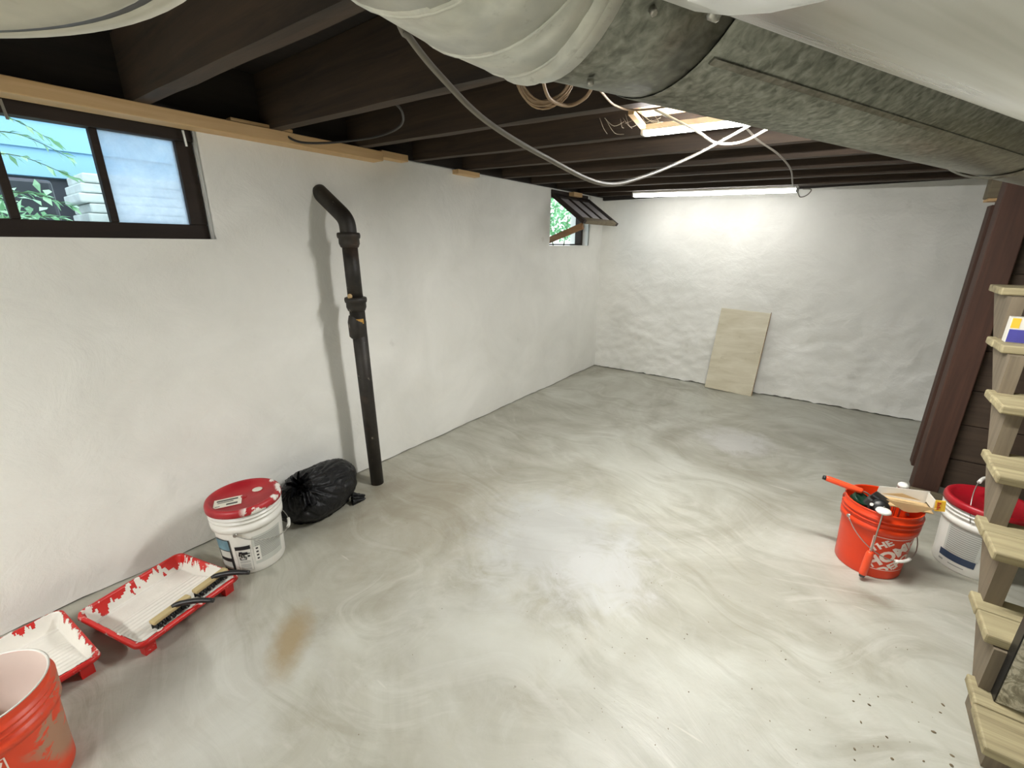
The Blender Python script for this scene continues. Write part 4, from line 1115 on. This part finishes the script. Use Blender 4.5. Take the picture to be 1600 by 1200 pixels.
# ------------------------------------------------------------------ black bin bag
bg = thing('trash_bag', 'tied black plastic bin bag against the wall between bucket and pipe', 'bag', (0.168, 0.93, 0.0), R(8))
ico = bmesh.new(); bmesh.ops.create_icosphere(ico, subdivisions=6, radius=1.0)
for v in ico.verts:
    p = v.co.normalized()
    k = 1+0.10*noise.noise(p*1.6+Vector((3, 1, 2)))
    # draped creases radiating from the knot
    kn = Vector((0.15, -0.62, 0.77)).normalized()
    d = p-kn*p.dot(kn); ang = math.atan2(d.dot(Vector((1, 0, 0))), d.dot(kn.cross(Vector((1, 0, 0)))))
    near = max(0.0, p.dot(kn)+0.35)
    cr = abs(noise.noise(Vector((math.cos(ang)*3.2, math.sin(ang)*3.2, p.dot(kn)*1.2))))
    k -= 0.16*near*(0.30-min(cr, 0.30))/0.30*0.6
    rid = 1-abs(noise.noise(p*5.5+Vector((9, 2, 4))))*2
    k += 0.022*max(0, rid)**3
    x, y, z = p.x*0.142*k, p.y*0.205*k+0.012, p.z*0.122*k
    z += 0.102
    if p.y > 0.2: z += 0.035*(p.y-0.2)*(1 if z > .1 else 0)
    if z < 0.014: z = 0.002+0.012*max(0, (z+0.03))/0.044*0.5; x *= 1.05; y *= 1.04
    v.co = (x, y, z)
for f in ico.faces: f.smooth = True
q = MB(); q.bm.free(); q.bm = ico
q.build('sack', M['bag'], bg)
def crumple(mb, base, dirv, L, r0, r1, seed):
    dirv = Vector(dirv).normalized(); s = dirv.cross(Vector((0, 0, 1))).normalized(); u = s.cross(dirv)
    rows = []
    for i in range(15):
        t = i/14; rr = r0+(r1-r0)*t**0.7; row = []
        for k in range(48):
            a = 2*PI*k/48
            w = rr*(1+0.38*math.sin(a*9+seed+2*t)+0.28*noise.noise(Vector((math.cos(a)*2, math.sin(a)*2, t*4+seed))))
            row.append(mb.bm.verts.new(Vector(base)+dirv*(L*t+0.006*math.sin(a*5+seed)*t)+s*math.cos(a)*w+u*math.sin(a)*w))
        rows.append(row)
    for A, B_ in zip(rows, rows[1:]):
        for k in range(48):
            f = mb.bm.faces.new((A[k], A[(k+1) % 48], B_[(k+1) % 48], B_[k])); f.smooth = True
m = MB(); crumple(m, (0.058, -0.082, 0.176), (0.16, -0.55, 0.70), 0.074, 0.020, 0.046, 1.0)
m.build('gathered_top', M['bag'], bg)
m = MB(); crumple(m, (0.088, -0.112, 0.192), (0.60, -0.22, -0.70), 0.070, 0.015, 0.026, 4.0)
m.build('tie_end', M['bag'], bg)
m = MB(); crumple(m, (0.01, -0.07, 0.185), (-0.1, 0.3, 0.7), 0.026, 0.012, 0.018, 7.0)
m.build('knot', M['bag'], bg)
m = MB(); crumple(m, (0.098, 0.130, 0.024), (0.45, 0.75, -0.12), 0.060, 0.030, 0.012, 2.0)
m.build('bag_corner', M['bag'], bg)

# ------------------------------------------------------------------ post, plank partition, base block
o = MB().box((-0.052, -0.05, 0), (0.052, 0.05, 1.60), bevel=0.004).build('support_post', M['post']); o.location = (2.588, 2.975, 0.012)
tag(o, 'dark red brown square post at the corner behind the stairs', 'post', 'dark posts by the stairs')
o = MB().box((-0.06, -0.045, 0), (0.06, 0.045, 1.45), bevel=0.004).build('support_post', M['post']); o.location = (2.63, 3.36, 0.0)
tag(o, 'dark post farther back, seen as a thin strip beside the front post', 'post', 'dark posts by the stairs')
ht = thing('header_block', 'grey wood header block over the farther dark post', 'block', (2.615, 3.36, 1.470))
MB().box((-0.07, -0.05, 0.012), (0.2, 0.05, 0.14), bevel=0.004).build('block', M['oldwood'], ht)
MB().box((-0.065, -0.05, -0.002), (0.2, 0.05, 0.011), bevel=0.002).build('shim', M['pine_x'], ht)
o = MB()
z = 0.035
for i, hgt in enumerate((0.17, 0.19, 0.18, 0.20, 0.17, 0.19, 0.19, 0.17, 0.15)):
    o.box((2.645, 3.0+0.002*(i % 2), z), (XR, 3.028, z+hgt-0.004), bevel=0.002); z += hgt
struct(o.build('wall_stair', M['plank']), 'dark horizontal plank partition behind the stairs', 'partition')
struct(MB().box((2.60, 3.40, 0), (XR, 3.44, 1.62)).build('wall_closet', M['plank']), 'dark boards behind the posts', 'partition')
o = MB().box((-0.075, -0.07, 0), (0.13, 0.07, 0.04), bevel=0.006).build('wood_block', M['oldwood']); o.location = (2.60, 2.84, 0.0)
tag(o, 'low weathered wood block at the foot of the dark post', 'block')

# ------------------------------------------------------------------ stairs
XS, XE = 2.530, 3.36
TR = [(1.285, 1.530, 0.095), (1.500, 1.700, 0.258), (1.640, 1.868, 0.432), (1.820, 2.056, 0.594), (1.993, 2.212, 0.766), (2.205, 2.415, 0.926), (2.430, 2.640, 1.106)]
sr = thing('wooden_staircase', 'weathered open wooden staircase rising along the right edge', 'stairs', (2.53, 1.29, 0.0))
B = (2.53, 1.29, 0.0)
for i, (y0, y1, z) in enumerate(TR):
    xa = XS+0.002*math.sin(i*3)
    ym = y0+(y1-y0)*0.56
    # two boards per tread with worn ends
    m = MB(); m.box((xa, y0, z-0.028), (XE, ym-0.002, z), bevel=0.005)
    m.box((xa+0.004*math.cos(i*2.0), ym+0.002, z-0.028), (XE, y1, z-0.001), bevel=0.005)
    at(m.build('tread', M['tread'], sr), B)
def stringer(x0, x1):
    poly = []
    prev_z = 0.0; prev_back = 9.0
    for (y0, y1, z) in TR:
        yf = min(y0+0.035, prev_back-0.042)
        poly += [(yf, prev_z), (yf, z-0.029)]
        prev_z = z-0.029; prev_back = y1
    poly += [(y1-0.004, z-0.030) for (y0, y1, z) in reversed(TR)] + [(TR[0][1]-0.01, 0.0)]
    return MB().prism(poly, 0, x0, x1)
for a in (XS+0.020, XE-0.06):
    m = stringer(a, a+0.038)
    at(m.build('stringer', M['stringer'], sr), B)
at(MB().box((XS+0.058, TR[0][0]+0.03, 0.0), (XE-0.06, TR[0][0]+0.05, TR[0][2]-0.029)).build('riser', M['stringer'], sr), B)

sl_ = thing('stone_slab', 'mottled grey stone slab standing on the lowest stair tread', 'slab', (2.577, 1.455, 0.096))
MB().box((0, 0, 0), (0.56, 0.036, 0.62), bevel=0.002).build('slab_face', M['stone'], sl_)
MB().box((-0.003, 0.0005, 0.0), (0.0, 0.0355, 0.62)).build('shaded_edge', M['blacktool'], sl_)  # black sheet painting the slab's left side face as shaded

bx = thing('small_box', 'small yellow white and purple cardboard box on an upper stair tread', 'box', (2.548, 2.275, 0.927), 0.0)
MB().box((0, 0, 0), (0.19, 0.045, 0.088), bevel=0.001).build('carton', M['boxwhite'], bx)
MB().box((0.001, -0.0012, 0.002), (0.060, -0.0002, 0.047)).build('purple_panel', M['purple'], bx)
MB().box((0.001, -0.0012, 0.052), (0.022, -0.0002, 0.086)).build('yellow_panel', M['yellow'], bx)
m = MB()
for i in range(4): m.box((0.050+0.004*(i % 2), -0.0014, 0.050+i*0.008), (0.062, -0.0003, 0.055+i*0.008))
m.build('red_print', M['redprint'], bx)
m = MB().lathe([(0.0, 0.0), (0.036, 0.0), (0.040, 0.004), (0.040, 0.18), (0.036, 0.184), (0, 0.184)], 28)
m.xform(Matrix.Translation((0, 0, 0.041)) @ Matrix.Rotation(R(90), 4, 'Y'))
o = m.build('paper_roll', M['cardboard']); o.location = (2.585, 2.374, 0.927)
tag(o, 'tan roll lying behind the small box on the stair tread', 'roll')

# ------------------------------------------------------------------ grit on the floor
random.seed(21)
m = MB()
def stone_at(x, y, s):
    n0 = len(m.bm.verts)
    r = bmesh.ops.create_icosphere(m.bm, subdivisions=1, radius=s)
    sc = Vector((random.uniform(.8, 1.8), random.uniform(.6, 1.1), random.uniform(.4, .7)))
    rot = Matrix.Rotation(random.uniform(0, PI), 3, 'Z')
    for v in r['verts']: v.co = rot @ Vector((v.co.x*sc.x, v.co.y*sc.y, v.co.z*sc.z))+Vector((x, y, s*sc.z*0.6))
for k in range(110): stone_at(random.uniform(1.5, 2.48), random.uniform(0.75, 1.75), random.choice((.001, .0015, .002)))
for k in range(24): stone_at(random.uniform(2.25, 2.5), random.uniform(1.1, 1.5), random.choice((.0018, .0025, .0038)))
for k in range(40): stone_at(random.uniform(0.7, 2.0), random.uniform(0.35, 2.5), random.choice((.0008, .0012, .0018)))
o = m.build('floor_grit', M['pebble'])
tag(o, 'scattered brown grit and crumbs on the concrete floor', 'grit', kind='stuff')
